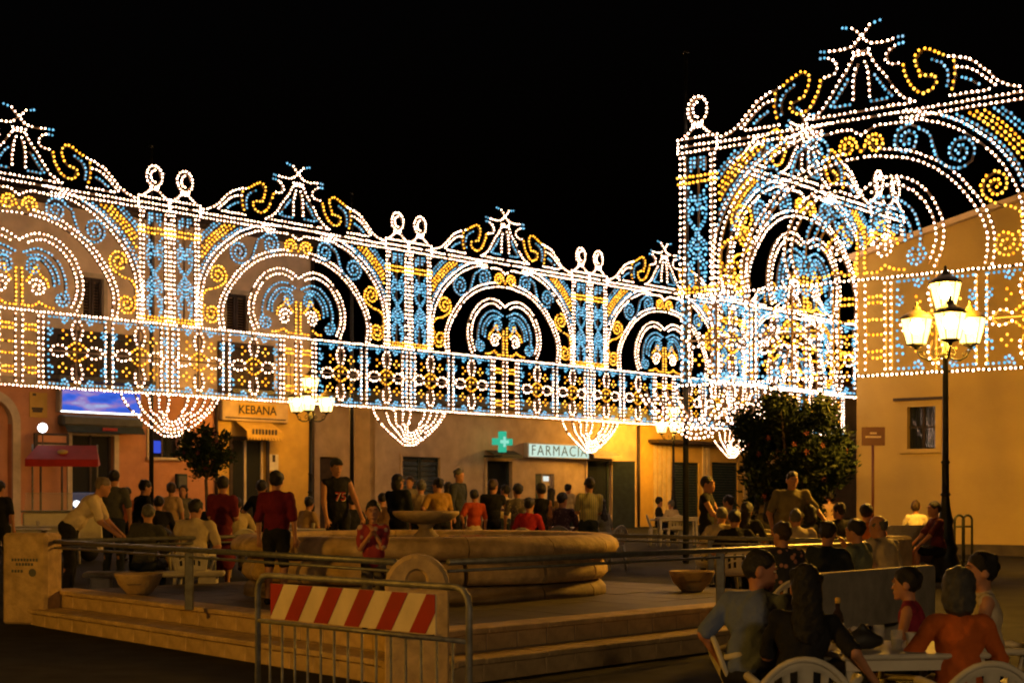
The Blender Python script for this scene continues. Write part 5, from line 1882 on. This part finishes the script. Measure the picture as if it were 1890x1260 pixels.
# ---------------------------------------------------------------- furniture
def chair_meshes():
    m = {}
    nx, nz = 12, 12
    # backrest shell: fan-shaped, curved, with slots
    def bp(u, v):
        w = .20 + .035 * v
        x = (u * 2 - 1) * w
        top = .765 - .17 * abs(u * 2 - 1) ** 2.2
        z = .43 + (top - .43) * v
        y = .20 + .10 * v - .05 * (u * 2 - 1) ** 2 * (.6 + .4 * v)
        return (x, y, z)
    mb = MB()
    slots = set()
    for j in range(3, 10):
        for i in (2, 4, 7, 9):
            if not (j in (6,)): slots.add((i, j))
    idx = {}
    vs = []
    fs = []
    for side in (0, 1):
        for j in range(nz + 1):
            for i in range(nx + 1):
                x, y, z = bp(i / nx, j / nz)
                idx[side, i, j] = len(vs)
                vs.append((x, y + .012 * side, z))
    for j in range(nz):
        for i in range(nx):
            if (i, j) in slots: continue
            f = (idx[0, i, j], idx[0, i + 1, j], idx[0, i + 1, j + 1], idx[0, i, j + 1])
            fs.append(f); fs.append(tuple(idx[1, a, b] for a, b in ((i, j + 1), (i + 1, j + 1), (i + 1, j), (i, j))))
            for (a, b, na) in (((i, j), (i + 1, j), (i, j - 1)), ((i + 1, j), (i + 1, j + 1), (i + 1, j)), ((i + 1, j + 1), (i, j + 1), (i, j + 1)), ((i, j + 1), (i, j), (i - 1, j))):
                if na in slots or not (0 <= na[0] < nx and 0 <= na[1] < nz):
                    fs.append((idx[0, a[0], a[1]], idx[1, a[0], a[1]], idx[1, b[0], b[1]], idx[0, b[0], b[1]]))
    mb.add(vs, fs, 0, True)
    rimp = [bp(0, v) for v in np.linspace(0, 1, 7)] + [bp(u, 1) for u in np.linspace(.06, .94, 11)] + [bp(1, v) for v in np.linspace(1, 0, 7)]
    mb.tube([(x, y + .006, z) for x, y, z in rimp], .017, 8)
    m['backrest'] = mb.mesh('backrest', M['white_plastic'])
    m['seat'] = MB().box(-.22, .22, -.22, .21, .405, .435, 0, .014).box(-.225, .225, -.235, -.215, .37, .425, 0, .008).mesh('seat', M['white_plastic'])
    for k, (sx, sy) in enumerate(((-1, -1), (1, -1), (-1, 1), (1, 1))):
        m['leg%d' % k] = MB().tube([(sx * .20, sy * .19, .42), (sx * .235, sy * .235, .0)], [.030, .020], 8).mesh('leg', M['white_plastic'])
    for k, sx in enumerate((-1, 1)):
        m['arm%d' % k] = MB().tube([(sx * .215, -.20, .42), (sx * .26, -.19, .58), (sx * .275, -.14, .635), (sx * .28, .0, .645), (sx * .26, .16, .645), (sx * .225, .24, .63)], [.02, .018, .022, .024, .022, .018], 8).mesh('armrest', M['white_plastic'])
    return m


CH = chair_meshes()


def chair(label, x, y, face, g=None):
    o = empty('plastic_chair', (x, y, ground_z(y) if g is None else g), R(face))
    tag(o, label, 'chair', 'white plastic chairs')
    for k, me in CH.items():
        link({'l': 'leg', 'a': 'armrest'}.get(k[0], k) if k[-1].isdigit() else k, me, o)
    return o


def table(label, x, y, w, dp, rz=0, g=None, cloth=False):
    o = empty('cafe_table', (x, y, ground_z(y) if g is None else g), R(rz))
    tag(o, label, 'table', 'white cafe tables')
    MB().box(-w / 2, w / 2, -dp / 2, dp / 2, .69, .72, 0, .012).box(-w / 2 + .03, w / 2 - .03, -dp / 2 + .03, -dp / 2 + .05, .63, .69).box(-w / 2 + .03, w / 2 - .03, dp / 2 - .05, dp / 2 - .03, .63, .69).build('top', M['white_plastic'], o)
    for sx in (-1, 1):
        for sy in (-1, 1):
            MB().tube([(sx * (w / 2 - .07), sy * (dp / 2 - .07), .69), (sx * (w / 2 - .05), sy * (dp / 2 - .05), 0)], [.028, .02], 8).build('leg', M['white_plastic'], o)
    return o


def stone_bench(label, x, y, rz, ln, back=True, g=None):
    """seat faces +y of its own frame, backrest on the -y side"""
    o = empty('stone_bench', (x, y, ground_z(y) if g is None else g), R(rz))
    tag(o, label, 'bench', 'stone benches')
    MB().box(0, ln, .10, .58, .40, .47, 0, .02).build('seat', M['bench_stone'], o)
    if back:
        pl = [(0, .30), (ln, .30), (ln, .80)] + [(ln - .06 + .06 * math.cos(a), .80 + .06 * math.sin(a)) for a in (.5, 1.0, 1.5)] + [(.06 - .06 * math.sin(a), .80 + .06 * math.cos(a)) for a in (.1, .6, 1.1)] + [(0, .80)]
        MB().prism(pl, 0, .095).build('backrest', M['bench_stone'], o)
    for t in (.12, .88):
        MB().box(ln * t - .13, ln * t + .13, .06 if back else .12, .54, 0, .395, 0, .02).build('support', M['bench_stone'], o)
    return o


bp0 = at(1505, 924, 14.9)
stone_bench('stone bench with high back in front of the seated diners', bp0.x, bp0.y, 51, 2.7)
q = at(1638, 924, 24.2)
stone_bench('stone bench with high back beside the street lamp base', q.x, q.y, 30, 1.1)
q = at(150, 924, 21.3)
stone_bench('low stone bench without back near the lettered pier', q.x, q.y, 8, 1.9, False)

T0 = at(1640, 924, 8.95)
table('white plastic table with bottle and cups among the nearest diners', T0.x, T0.y, .85, .85, 8)
for lab, px, d, w, dp, rz in (('white table cut by the picture edge near the gelato cart', 12, 27.5, 1.4, .8, 5), ('white table between lettered pier and gelato cart', 82, 29.5, 1.2, .8, -5), ('white table beside the man in black vest numbered 75', 582, 27.5, .9, .7, 10),
                                ('white table with glasses among the diners by the oleander', 1398, 24.6, 1.3, .8, -15), ('white table in front of the striped-shirt man', 1020, 28.5, 1.1, .8, 0), ('far white table before the corrugated garage', 1250, 39.0, 1.0, .8, 0)):
    q = at(px, 924, d)
    table(lab, q.x, q.y, w, dp, rz)


def on_table(name, label, cat, px, d, prof, mat, z=.72, n=14, g=None, parts=()):
    q = at(px, 924, d)
    gg = ground_z(d) if g is None else g
    o = empty(name, (q.x, q.y, gg + z))
    tag(o, label, cat)
    MB().lathe(prof, n).build('body', mat, o)
    for nm, pr, mt in parts: MB().lathe(pr, n).build(nm, mt, o)
    return o


CUP = [(0, 0), (.028, 0), (.038, .095), (.040, .10), (.036, .097), (.026, .006), (0, .006)]
GLS = [(0, 0), (.030, 0), (.034, .11), (.031, .11), (.027, .008), (0, .008)]
on_table('bottle', 'dark bottle with orange cap on the nearest table', 'bottle', 1546, 9.2, [(0, 0), (.036, 0), (.038, .13), (.03, .17), (.014, .20), (.013, .25), (0, .25)], M['bottle_glass'], parts=(('cap', [(.0, .268), (.016, .266), (.0165, .235), (.0135, .234)], M['ochre']), ('label', [(.0386, .03), (.0392, .035), (.0392, .115), (.0386, .12)], M['cloth_white'])))
on_table('paper_cup', 'white paper cup at the edge of the nearest table by the orange blouse', 'cup', 1684, 8.75, CUP, M['cloth_white'])
on_table('drinking_glass', 'drinking glass beside the paper cup', 'glass', 1655, 8.8, GLS, M['clear'], parts=(('drink', [(0, .01), (.026, .01), (.028, .06), (0, .06)], M['bottle_glass']),))
on_table('drinking_glass', 'drinking glass behind the black handbag', 'glass', 1622, 9.15, GLS, M['clear'])
on_table('drinking_glass', 'clear glass on the table among the diners by the oleander', 'glass', 1391, 24.5, GLS, M['clear'])
on_table('paper_cup', 'white cup on the white table beside the vest numbered 75', 'cup', 578, 27.4, CUP, M['cloth_white'])
on_table('paper_cup', 'white cup on the table between pier and gelato cart', 'cup', 70, 29.4, CUP, M['cloth_white'])
q = at(1592, 924, 8.85)
o = link('handbag', sdf_mesh('handbag', [('e', (0, 0, .05), (.095, .05, .055), I3), ('c', (-.07, 0, .03), (.09, .01, .045), .035, .03), ('c', (-.05, 0, .08), (0, .0, .13), .010, .010), ('c', (0, 0, .13), (.05, 0, .08), .010, .010)], .009, M['black']))
o.location = (q.x, q.y, .72); tag(o, 'black handbag lying on the nearest table', 'handbag')
q = at(1582, 924, 9.15)
mb = MB()
for k in range(5):
    a = k * 1.3
    mb.add([(0, 0, .01 + k * .01), (.07 * math.cos(a), .07 * math.sin(a), .03 + .02 * k), (.07 * math.cos(a) + .03, .07 * math.sin(a) + .05, .06 + .015 * k), (.02, .06, .09)], [(0, 1, 2, 3)])
o = mb.build('napkins', M['cloth_white'], None, (q.x, q.y, .72)); tag(o, 'crumpled white napkins behind the black handbag', 'napkins')

# gelato cart with red awning
q = at(118, 924, 31.0)
gc = empty('gelato_cart', (q.x, q.y, ground_z(31)), R(12))
tag(gc, 'gelato cart with glass counter and red awning', 'cart')
MB().box(-.75, .75, -.35, .35, .18, .95, 0, .03).build('body', M['cloth_white'], gc)
MB().box(-.78, .78, -.40, .38, .955, .99, 0, .01).build('counter', M['galv'], gc)
MB().add([(-.72, -.34, .99), (.72, -.34, .99), (.72, -.1, 1.32), (-.72, -.1, 1.32)], [(0, 1, 2, 3)]).box(-.72, .72, -.1, .3, 1.32, 1.335).build('glass_screen', M['clear'], gc)
for sx in (-.62, .62):
    MB().tube([(sx, .3, .95), (sx, .3, 2.3)], .02, 6).build('awning_post', M['galv'], gc)
    w_ = MB().lathe([(0, -.02), (.17, -.02), (.18, 0), (.17, .02), (0, .02)], 16).build('wheel', M['black'], gc, (sx * .8, -.37, .18)); w_.rotation_euler = (R(90), 0, 0)
pl = [(-.55, 2.30), (.55, 2.24), (.55, 2.18)]
aw = MB().add([(-.68, -.62, 1.98), (.68, -.62, 1.98), (.62, .0, 2.27), (-.5, .0, 2.27), (-.68, -.62, 1.84), (.68, -.62, 1.84), (.62, .4, 2.2), (-.5, .4, 2.2), (.68, .4, 1.9), (-.68, .4, 1.9)], [(0, 1, 2, 3), (4, 5, 1, 0), (3, 2, 6, 7), (1, 5, 8, 6, 2), (0, 3, 7, 9, 4)]).build('awning', M['red_cloth'], gc)
MB().lathe([(0, .0), (.10, .0), (.10, .012), (0, .012)], 18).build('awning_badge', M['ochre'], aw, (0, -.34, 2.125)).rotation_euler = (R(25), 0, 0)
MB().lathe([(0, -.07), (.05, -.05), (.07, 0), (.05, .05), (0, .07)], 12).build('bulb', M['cool_bulb'], gc, (.25, -.15, 1.12))
MB().lathe([(0, -.1), (.07, -.07), (.1, 0), (.07, .07), (0, .1)], 12).build('bulb', M['cool_bulb'], gc, (-.42, .2, 2.62))
MB().tube([(-.42, .25, 2.2), (-.42, .25, 2.7), (-.42, .2, 2.7)], .012, 5).build('bulb_arm', M['galv'], gc)

# ---------------------------------------------------------------- the crowd
SEATED = []


def sit(label, px, ytop, d, what, **k):
    r = person(label, px, ytop, d, 'sit', **k)
    s = r.scale[0]
    fa = r.rotation_euler[2]
    chair('white plastic chair under ' + what, r.location.x, r.location.y, math.degrees(fa))
    return r


# nearest table
BM, FV = .011, .012
person('man in grey-blue polo shirt seated in profile at the nearest table', 1388, 1026, 9.3, 'sit', face=150, lean=10, shirt=(.12, .15, .26), sleeve=.62, lowc=BLACKC, hair='crop', head=(-62, 4), vox=.011, eyes=True, fat=1.25, handR=(-.12, -.42, .76), handL=(.23, -.06, .54), skin=(.40, .17, .09))
q = at(1402, 924, 9.5); chair('white plastic chair under the man in grey-blue polo', q.x, q.y, 90)
person('woman with long black hair and black top seated at the nearest table', 1474, 1072, 8.55, 'sit', face=165, lean=14, shirt=BLACKC, sleeve=.62, lowc=BLACKC, hair='long', hairc=(.006, .005, .005), vox=.011, handR=(-.48, -.10, .60), handL=(.1, -.42, .75), head=(10, 8), fat=1.1)
q = at(1482, 924, 8.1); chair('white plastic chair with slotted back under the black-haired woman', q.x, q.y, 172)
person('boy in maroon shirt seated across the nearest table', 1694, 1076, 10.2, 'sit', face=-112, lean=8, shirt=(.20, .018, .04), sleeve=.0, lowc=NAVY, hair='short', vox=.011, hs=1.22, eyes=True, seat=.44)
q = at(1694, 924, 10.2); chair('white plastic chair under the boy in maroon', q.x, q.y, -112)
person('woman in orange off-shoulder blouse with dark bobbed hair, back turned', 1770, 1079, 8.6, 'sit', face=172, lean=8, shirt=(.48, .105, .014), sleeve=.75, lowc=MAROON, hair='bob', hairc=(.055, .052, .048), vox=.011, fat=1.05, handR=(-.2, -.35, .70), handL=(.25, -.35, .72))
q = at(1806, 924, 7.9); chair('white plastic chair under the woman in orange', q.x, q.y, 176)
person('boy in white sleeveless vest looking across the nearest table', 1826, 1035, 9.75, 'sit', face=-100, lean=4, shirt=(.52, .44, .32), sleeve=.0, lowc=NAVY, hair='short', vox=.011, hs=1.16, eyes=True, head=(12, -4))
q = at(1826, 924, 9.75); chair('white plastic chair under the boy in white vest', q.x, q.y, -100)
q = at(1888, 924, 9.2); chair('empty white plastic chair cut by the picture edge', q.x, q.y, -60)

# people on the near bench
person('person in dark flowered shirt on the near stone bench', 1449, 962, 15.8, 'sit', face=190, shirtmat=dotted((.012, .014, .022), (.42, .20, .14), 13), sleeve=.6, lowc=BLACKC, hair='short', hairc=BROWN, vox=.015, lean=4, head=(25, 0))
q = at(1449, 924, 15.8); chair('white plastic chair under the person in flowered shirt', q.x, q.y, 190)
person('person with black hair and dark shirt beside the flowered shirt', 1521, 961, 16.3, 'sit', face=150, shirt=(.018, .024, .03), lowc=BLACKC, hair='short', vox=.015, lean=6)
person('black-haired man in grey-green shirt raising a red cup', 1600, 955, 17.0, 'sit', face=-130, shirt=(.13, .16, .13), lowc=NAVY, hair='short', vox=.015, lean=10, handR=(-.10, -.32, 1.02), eyes=True)
person('balding man in cream shirt at the end of the near bench', 1645, 944, 18.4, 'sit', face=-140, shirt=CREAM, lowc=NAVY, hair='bald', hairc=GREY, vox=.016, lean=16, fat=1.15)
q = at(1645, 924, 18.4); chair('white plastic chair under the balding man in cream', q.x, q.y, -140)

# behind the right rail
sit('black-haired diner behind the balding man', 1602, 928, 22.0, 'the diner behind the balding man', face=170, shirt=ORANGE, hair='short', vox=.02)
sit('diner with broad cream back beside the olive-shirt waiter', 1476, 936, 21.2, 'the broad cream back', face=190, shirt=CREAM, lean=8, fat=1.25, hair='crop', hairc=GREY, vox=.02)
sit('grey-haired diner in cream shirt leaning left of the black vest', 1322, 936, 22.4, 'the grey-haired diner in cream', face=150, shirt=CREAM, lean=24, hair='crop', hairc=GREY, vox=.02)
sit('diner in dark top between cream shirt and olive waiter', 1380, 930, 23.0, 'the diner in dark top', face=160, shirt=BLACKC, lean=6, hair='long', vox=.02)
person('woman with pale top standing beside the olive waiter', 1402, 900, 25.5, 'stand', face=120, shirt=CREAM, lowc=BLACKC, hair='long', vox=.022)
person('stout man in olive shirt bending over the diners', 1455, 868, 22.6, 'stand', face=8, lean=16, shirt=OLIVE, fat=1.35, hair='crop', vox=.018, eyes=True, handL=(.46, -.30, 1.0), handR=(-.34, -.34, .95))
person('man in black sleeveless vest standing beside the dark shutters', 1304, 876, 23.2, 'stand', face=70, shirt=BLACKC, sleeve=.1, lowc=BLACKC, hair='crop', vox=.02, handL=(.10, -.36, 1.12), handR=(-.1, -.36, 1.1), eyes=True)
person('far child in tan shirt before the dark side street', 1532, 905, 30.5, 'stand', face=170, shirt=(.40, .26, .14), lowc=BLACKC, hair='short', vox=.025)
sit('diner in white shirt against the yellow wall', 1691, 930, 27.5, 'the white shirt against the yellow wall', face=175, shirt=(.6, .52, .38), hair='crop', hairc=BROWN, vox=.022)
person('person in maroon shirt and black shorts seated at the lamp base', 1732, 929, 23.6, 'sit', face=-85, lean=6, shirt=(.10, .02, .025), lower='shorts', lowc=BLACKC, hair='crop', vox=.018, handR=(-.16, -.42, .56), handL=(.16, -.42, .56), eyes=True)
sit('far seated person in dark top before the corrugated garage', 1216, 922, 39.5, 'the far person in dark top', face=90, shirt=BLACKC, hair='short', vox=.028)
sit('far seated person in white before the corrugated garage', 1242, 930, 39.0, 'the far person in white', face=200, shirt=CREAM, lean=14, hair='crop', hairc=GREY, vox=.028)

# behind the fountain
person('man in striped shirt seen from behind at the end of the fountain', 1086, 880, 26.2, 'stand', face=185, shirtmat=striped((.20, .21, .15), (.34, .30, .14), 8), lowc=NAVY, hair='short', vox=.02, fat=1.1)
sit('dark-haired woman in patterned top beside the striped shirt', 1036, 908, 27.2, 'the woman in patterned top', face=170, shirtmat=dotted((.10, .05, .06), (.22, .12, .12), 18), hair='short', vox=.022)
person('far dark-haired person before the pharmacy wall', 1050, 892, 40.0, 'stand', face=160, shirt=CREAM, hair='short', vox=.028)
person('woman in black top with bare shoulders behind the fountain', 996, 890, 26.4, 'stand', face=178, shirt=BLACKC, sleeve=0, lowc=BLACKC, hair='short', vox=.022, fat=.95)
person('woman in grey patterned dress beside the black top', 957, 891, 26.9, 'stand', face=190, shirtmat=dotted((.09, .075, .065), (.2, .16, .14), 20), lower='dress', lowc=(.12, .05, .06), hair='short', vox=.022)
person('person in black vest standing behind the fountain rim, near the pharmacy door', 908, 883, 27.4, 'stand', face=175, shirt=BLACKC, sleeve=.2, lowc=BLACKC, hair='short', hairc=BROWN, vox=.022, fat=1.1)
person('child in orange shirt behind the fountain', 874, 902, 26.6, 'stand', face=200, shirt=(.34, .05, .015), lower='shorts', lowc=CREAM, hair='short', vox=.022, hs=1.12)
person('grey-haired man in dark jacket taller than his neighbours behind the fountain', 846, 863, 29.0, 'stand', face=60, shirt=(.03, .035, .04), sleeve=.95, lowc=BLACKC, hair='short', hairc=GREY, vox=.022)
person('woman in ochre-yellow top bending behind the upper bowl', 815, 880, 26.2, 'stand', face=200, lean=14, shirt=(.33, .19, .04), lowc=BLACKC, hair='short', vox=.02)
person('person with grey hair and tan shirt between dark woman and ochre top', 775, 884, 28.0, 'stand', face=170, shirt=(.30, .22, .14), lowc=BLACKC, hair='short', hairc=GREY, vox=.022)
person('dark-haired woman in black with a shoulder strap behind the fountain', 737, 873, 25.6, 'stand', face=150, shirt=(.014, .017, .02), sleeve=.9, lowc=BLACKC, hair='bob', vox=.02, fat=1.12)
person('man in black basketball vest with red number 75', 624, 845, 24.2, 'stand', face=28, shirt=BLACKC, sleeve=0, lowc=BLACKC, hair='crop', vox=.015, eyes=True, number='75', cap=(.05, .05, .055), handR=(-.26, -.22, .86), handL=(.26, -.26, .9), fat=1.08)

# left side
person('teenager in red polo shirt and black shorts standing at the fountain', 510, 867, 17.3, 'stand', face=172, shirt=(.12, .008, .022), sleeve=.7, lower='shorts', lowc=BLACKC, hair='short', vox=.014, gz='p', hs=1.1, fat=1.1, handR=(-.26, -.03, .78), handL=(.26, -.05, .78))
person('small child in red and white shirt with hands at mouth', 690, 921, 13.95, 'stand', face=-8, shirtmat=dotted((.22, .015, .025), (.42, .30, .24), 7), sleeve=.62, lower='shorts', lowc=(.10, .09, .08), hair='crop', vox=.013, gz='p', hs=1.35, eyes=True, handL=(.04, -.17, 1.36), handR=(-.02, -.20, 1.30), head=(10, 6))
person('dark figure standing behind the red polo teenager', 480, 884, 26.0, 'stand', face=160, shirt=BLACKC, lowc=BLACKC, hair='short', vox=.022)
person('woman in maroon dress standing by the small oleander', 408, 877, 22.8, 'stand', face=165, shirt=(.13, .014, .022), lower='dress', lowc=(.13, .014, .022), hair='short', vox=.018, fat=1.1)
sit('diner in cream shirt with round shoulders between maroon dress and platform', 356, 914, 21.9, 'the round-shouldered cream diner', face=182, shirt=CREAM, lean=12, fat=1.15, hair='short', vox=.018)
person('woman in pale tan top standing under the small window', 318, 889, 28.5, 'stand', face=165, shirt=(.42, .28, .16), lowc=(.30, .2, .12), hair='short', hairc=BROWN, vox=.022)
person('elderly grey-haired person on the low stone bench', 266, 928, 21.7, 'sit', face=178, shirt=(.05, .05, .045), sleeve=.9, lean=6, hair='short', hairc=GREY, vox=.018)
person('person in black bending forward beside the grey shirt', 250, 884, 25.2, 'stand', face=130, lean=18, shirt=BLACKC, lowc=BLACKC, hair='short', vox=.02)
person('man in dark grey shirt standing behind the leaning tan shirt', 210, 866, 24.4, 'stand', face=175, shirt=(.07, .07, .065), lowc=NAVY, hair='short', vox=.02)
person('man in tan shirt leaning far over the table by the lettered pier', 128, 878, 22.0, 'stand', face=98, lean=42, shirt=(.62, .50, .34), lowc=BLACKC, hair='crop', hairc=(.16, .12, .09), vox=.018, handL=(.15, -.62, .86), handR=(-.18, -.60, .86), fat=1.1)
person('dark figure cut by the picture edge', 2, 886, 25.0, 'stand', face=170, shirt=BLACKC, lowc=BLACKC, hair='short', vox=.022)


# more of the crowd in the middle distance
for (lab, px, yt, d, po, kw) in (
    ('person in rust shirt far behind the dark grey shirt', 236, 898, 31.0, 'stand', dict(face=160, shirt=(.35, .10, .04))),
    ('person in black seated before the small window', 292, 916, 26.5, 'sit', dict(face=200, shirt=BLACKC, lean=14)),
    ('far person in grey beside the small window', 338, 894, 31.5, 'stand', dict(face=20, shirt=(.12, .11, .09))),
    ('diner in navy seated left of the small oleander trunk', 384, 918, 27.0, 'sit', dict(face=150, shirt=NAVY, lean=10)),
    ('diner in pale yellow seated behind the maroon dress', 444, 920, 25.4, 'sit', dict(face=205, shirt=(.46, .36, .18), lean=18)),
    ('diner in tan seated at the white table beside the vest numbered 75', 560, 919, 28.6, 'sit', dict(face=140, shirt=(.36, .24, .13), lean=12)),
    ('person in dark jacket seated right of the vest numbered 75', 657, 913, 27.4, 'sit', dict(face=215, shirt=BLACKC, lean=16)),
    ('person in brown seated behind the small child', 703, 908, 29.0, 'sit', dict(face=170, shirt=(.14, .08, .05), lean=6)),
    ('far tall person in grey behind the dark-haired woman in black', 757, 878, 33.5, 'stand', dict(face=10, shirt=(.2, .17, .13), hairc=BROWN)),
    ('far person in black between ochre top and grey-haired man', 829, 888, 31.5, 'stand', dict(face=190, shirt=BLACKC)),
    ('far person in cream left of the grey patterned dress', 930, 893, 31.0, 'stand', dict(face=200, shirt=CREAM)),
    ('person in red seated in front of the grey patterned dress', 972, 922, 25.9, 'sit', dict(face=165, shirt=(.36, .02, .03), lean=10)),
    ('far person in brown before the lit dispenser', 1016, 900, 33.0, 'stand', dict(face=150, shirt=(.16, .10, .06))),
    ('person in grey stripes seated right of the striped-shirt man', 1121, 925, 27.5, 'sit', dict(face=230, shirt=(.17, .17, .14), lean=14)),
    ('diner in tan beside the black vest near the shutters', 1346, 914, 26.4, 'sit', dict(face=200, shirt=(.40, .28, .15), lean=8)),
    ('diner in black with head bowed next to the grey-haired diner', 1362, 940, 21.6, 'sit', dict(face=175, shirt=BLACKC, lean=26)),
    ('diner in grey seated under the oleander', 1421, 918, 25.0, 'sit', dict(face=160, shirt=(.15, .14, .11), lean=8)),
    ('dark diner seated right of the broad cream back', 1504, 934, 22.3, 'sit', dict(face=185, shirt=(.03, .03, .035), lean=12)),
    ('dark-haired diner in black near the corner of the yellow house', 1556, 934, 23.5, 'sit', dict(face=200, shirt=BLACKC, lean=8)),
):
    kw.setdefault('vox', .022)
    kw.setdefault('lowc', random.choice((BLACKC, NAVY, (.10, .08, .06))))
    kw.setdefault('hair', random.choice(('short', 'short', 'bob', 'crop', 'long')))
    if po == 'sit': sit(lab, px, yt, d, 'the ' + lab.replace(' seated', '').replace('the white table beside ', ''), **kw)
    else: person(lab, px, yt, d, po, **kw)
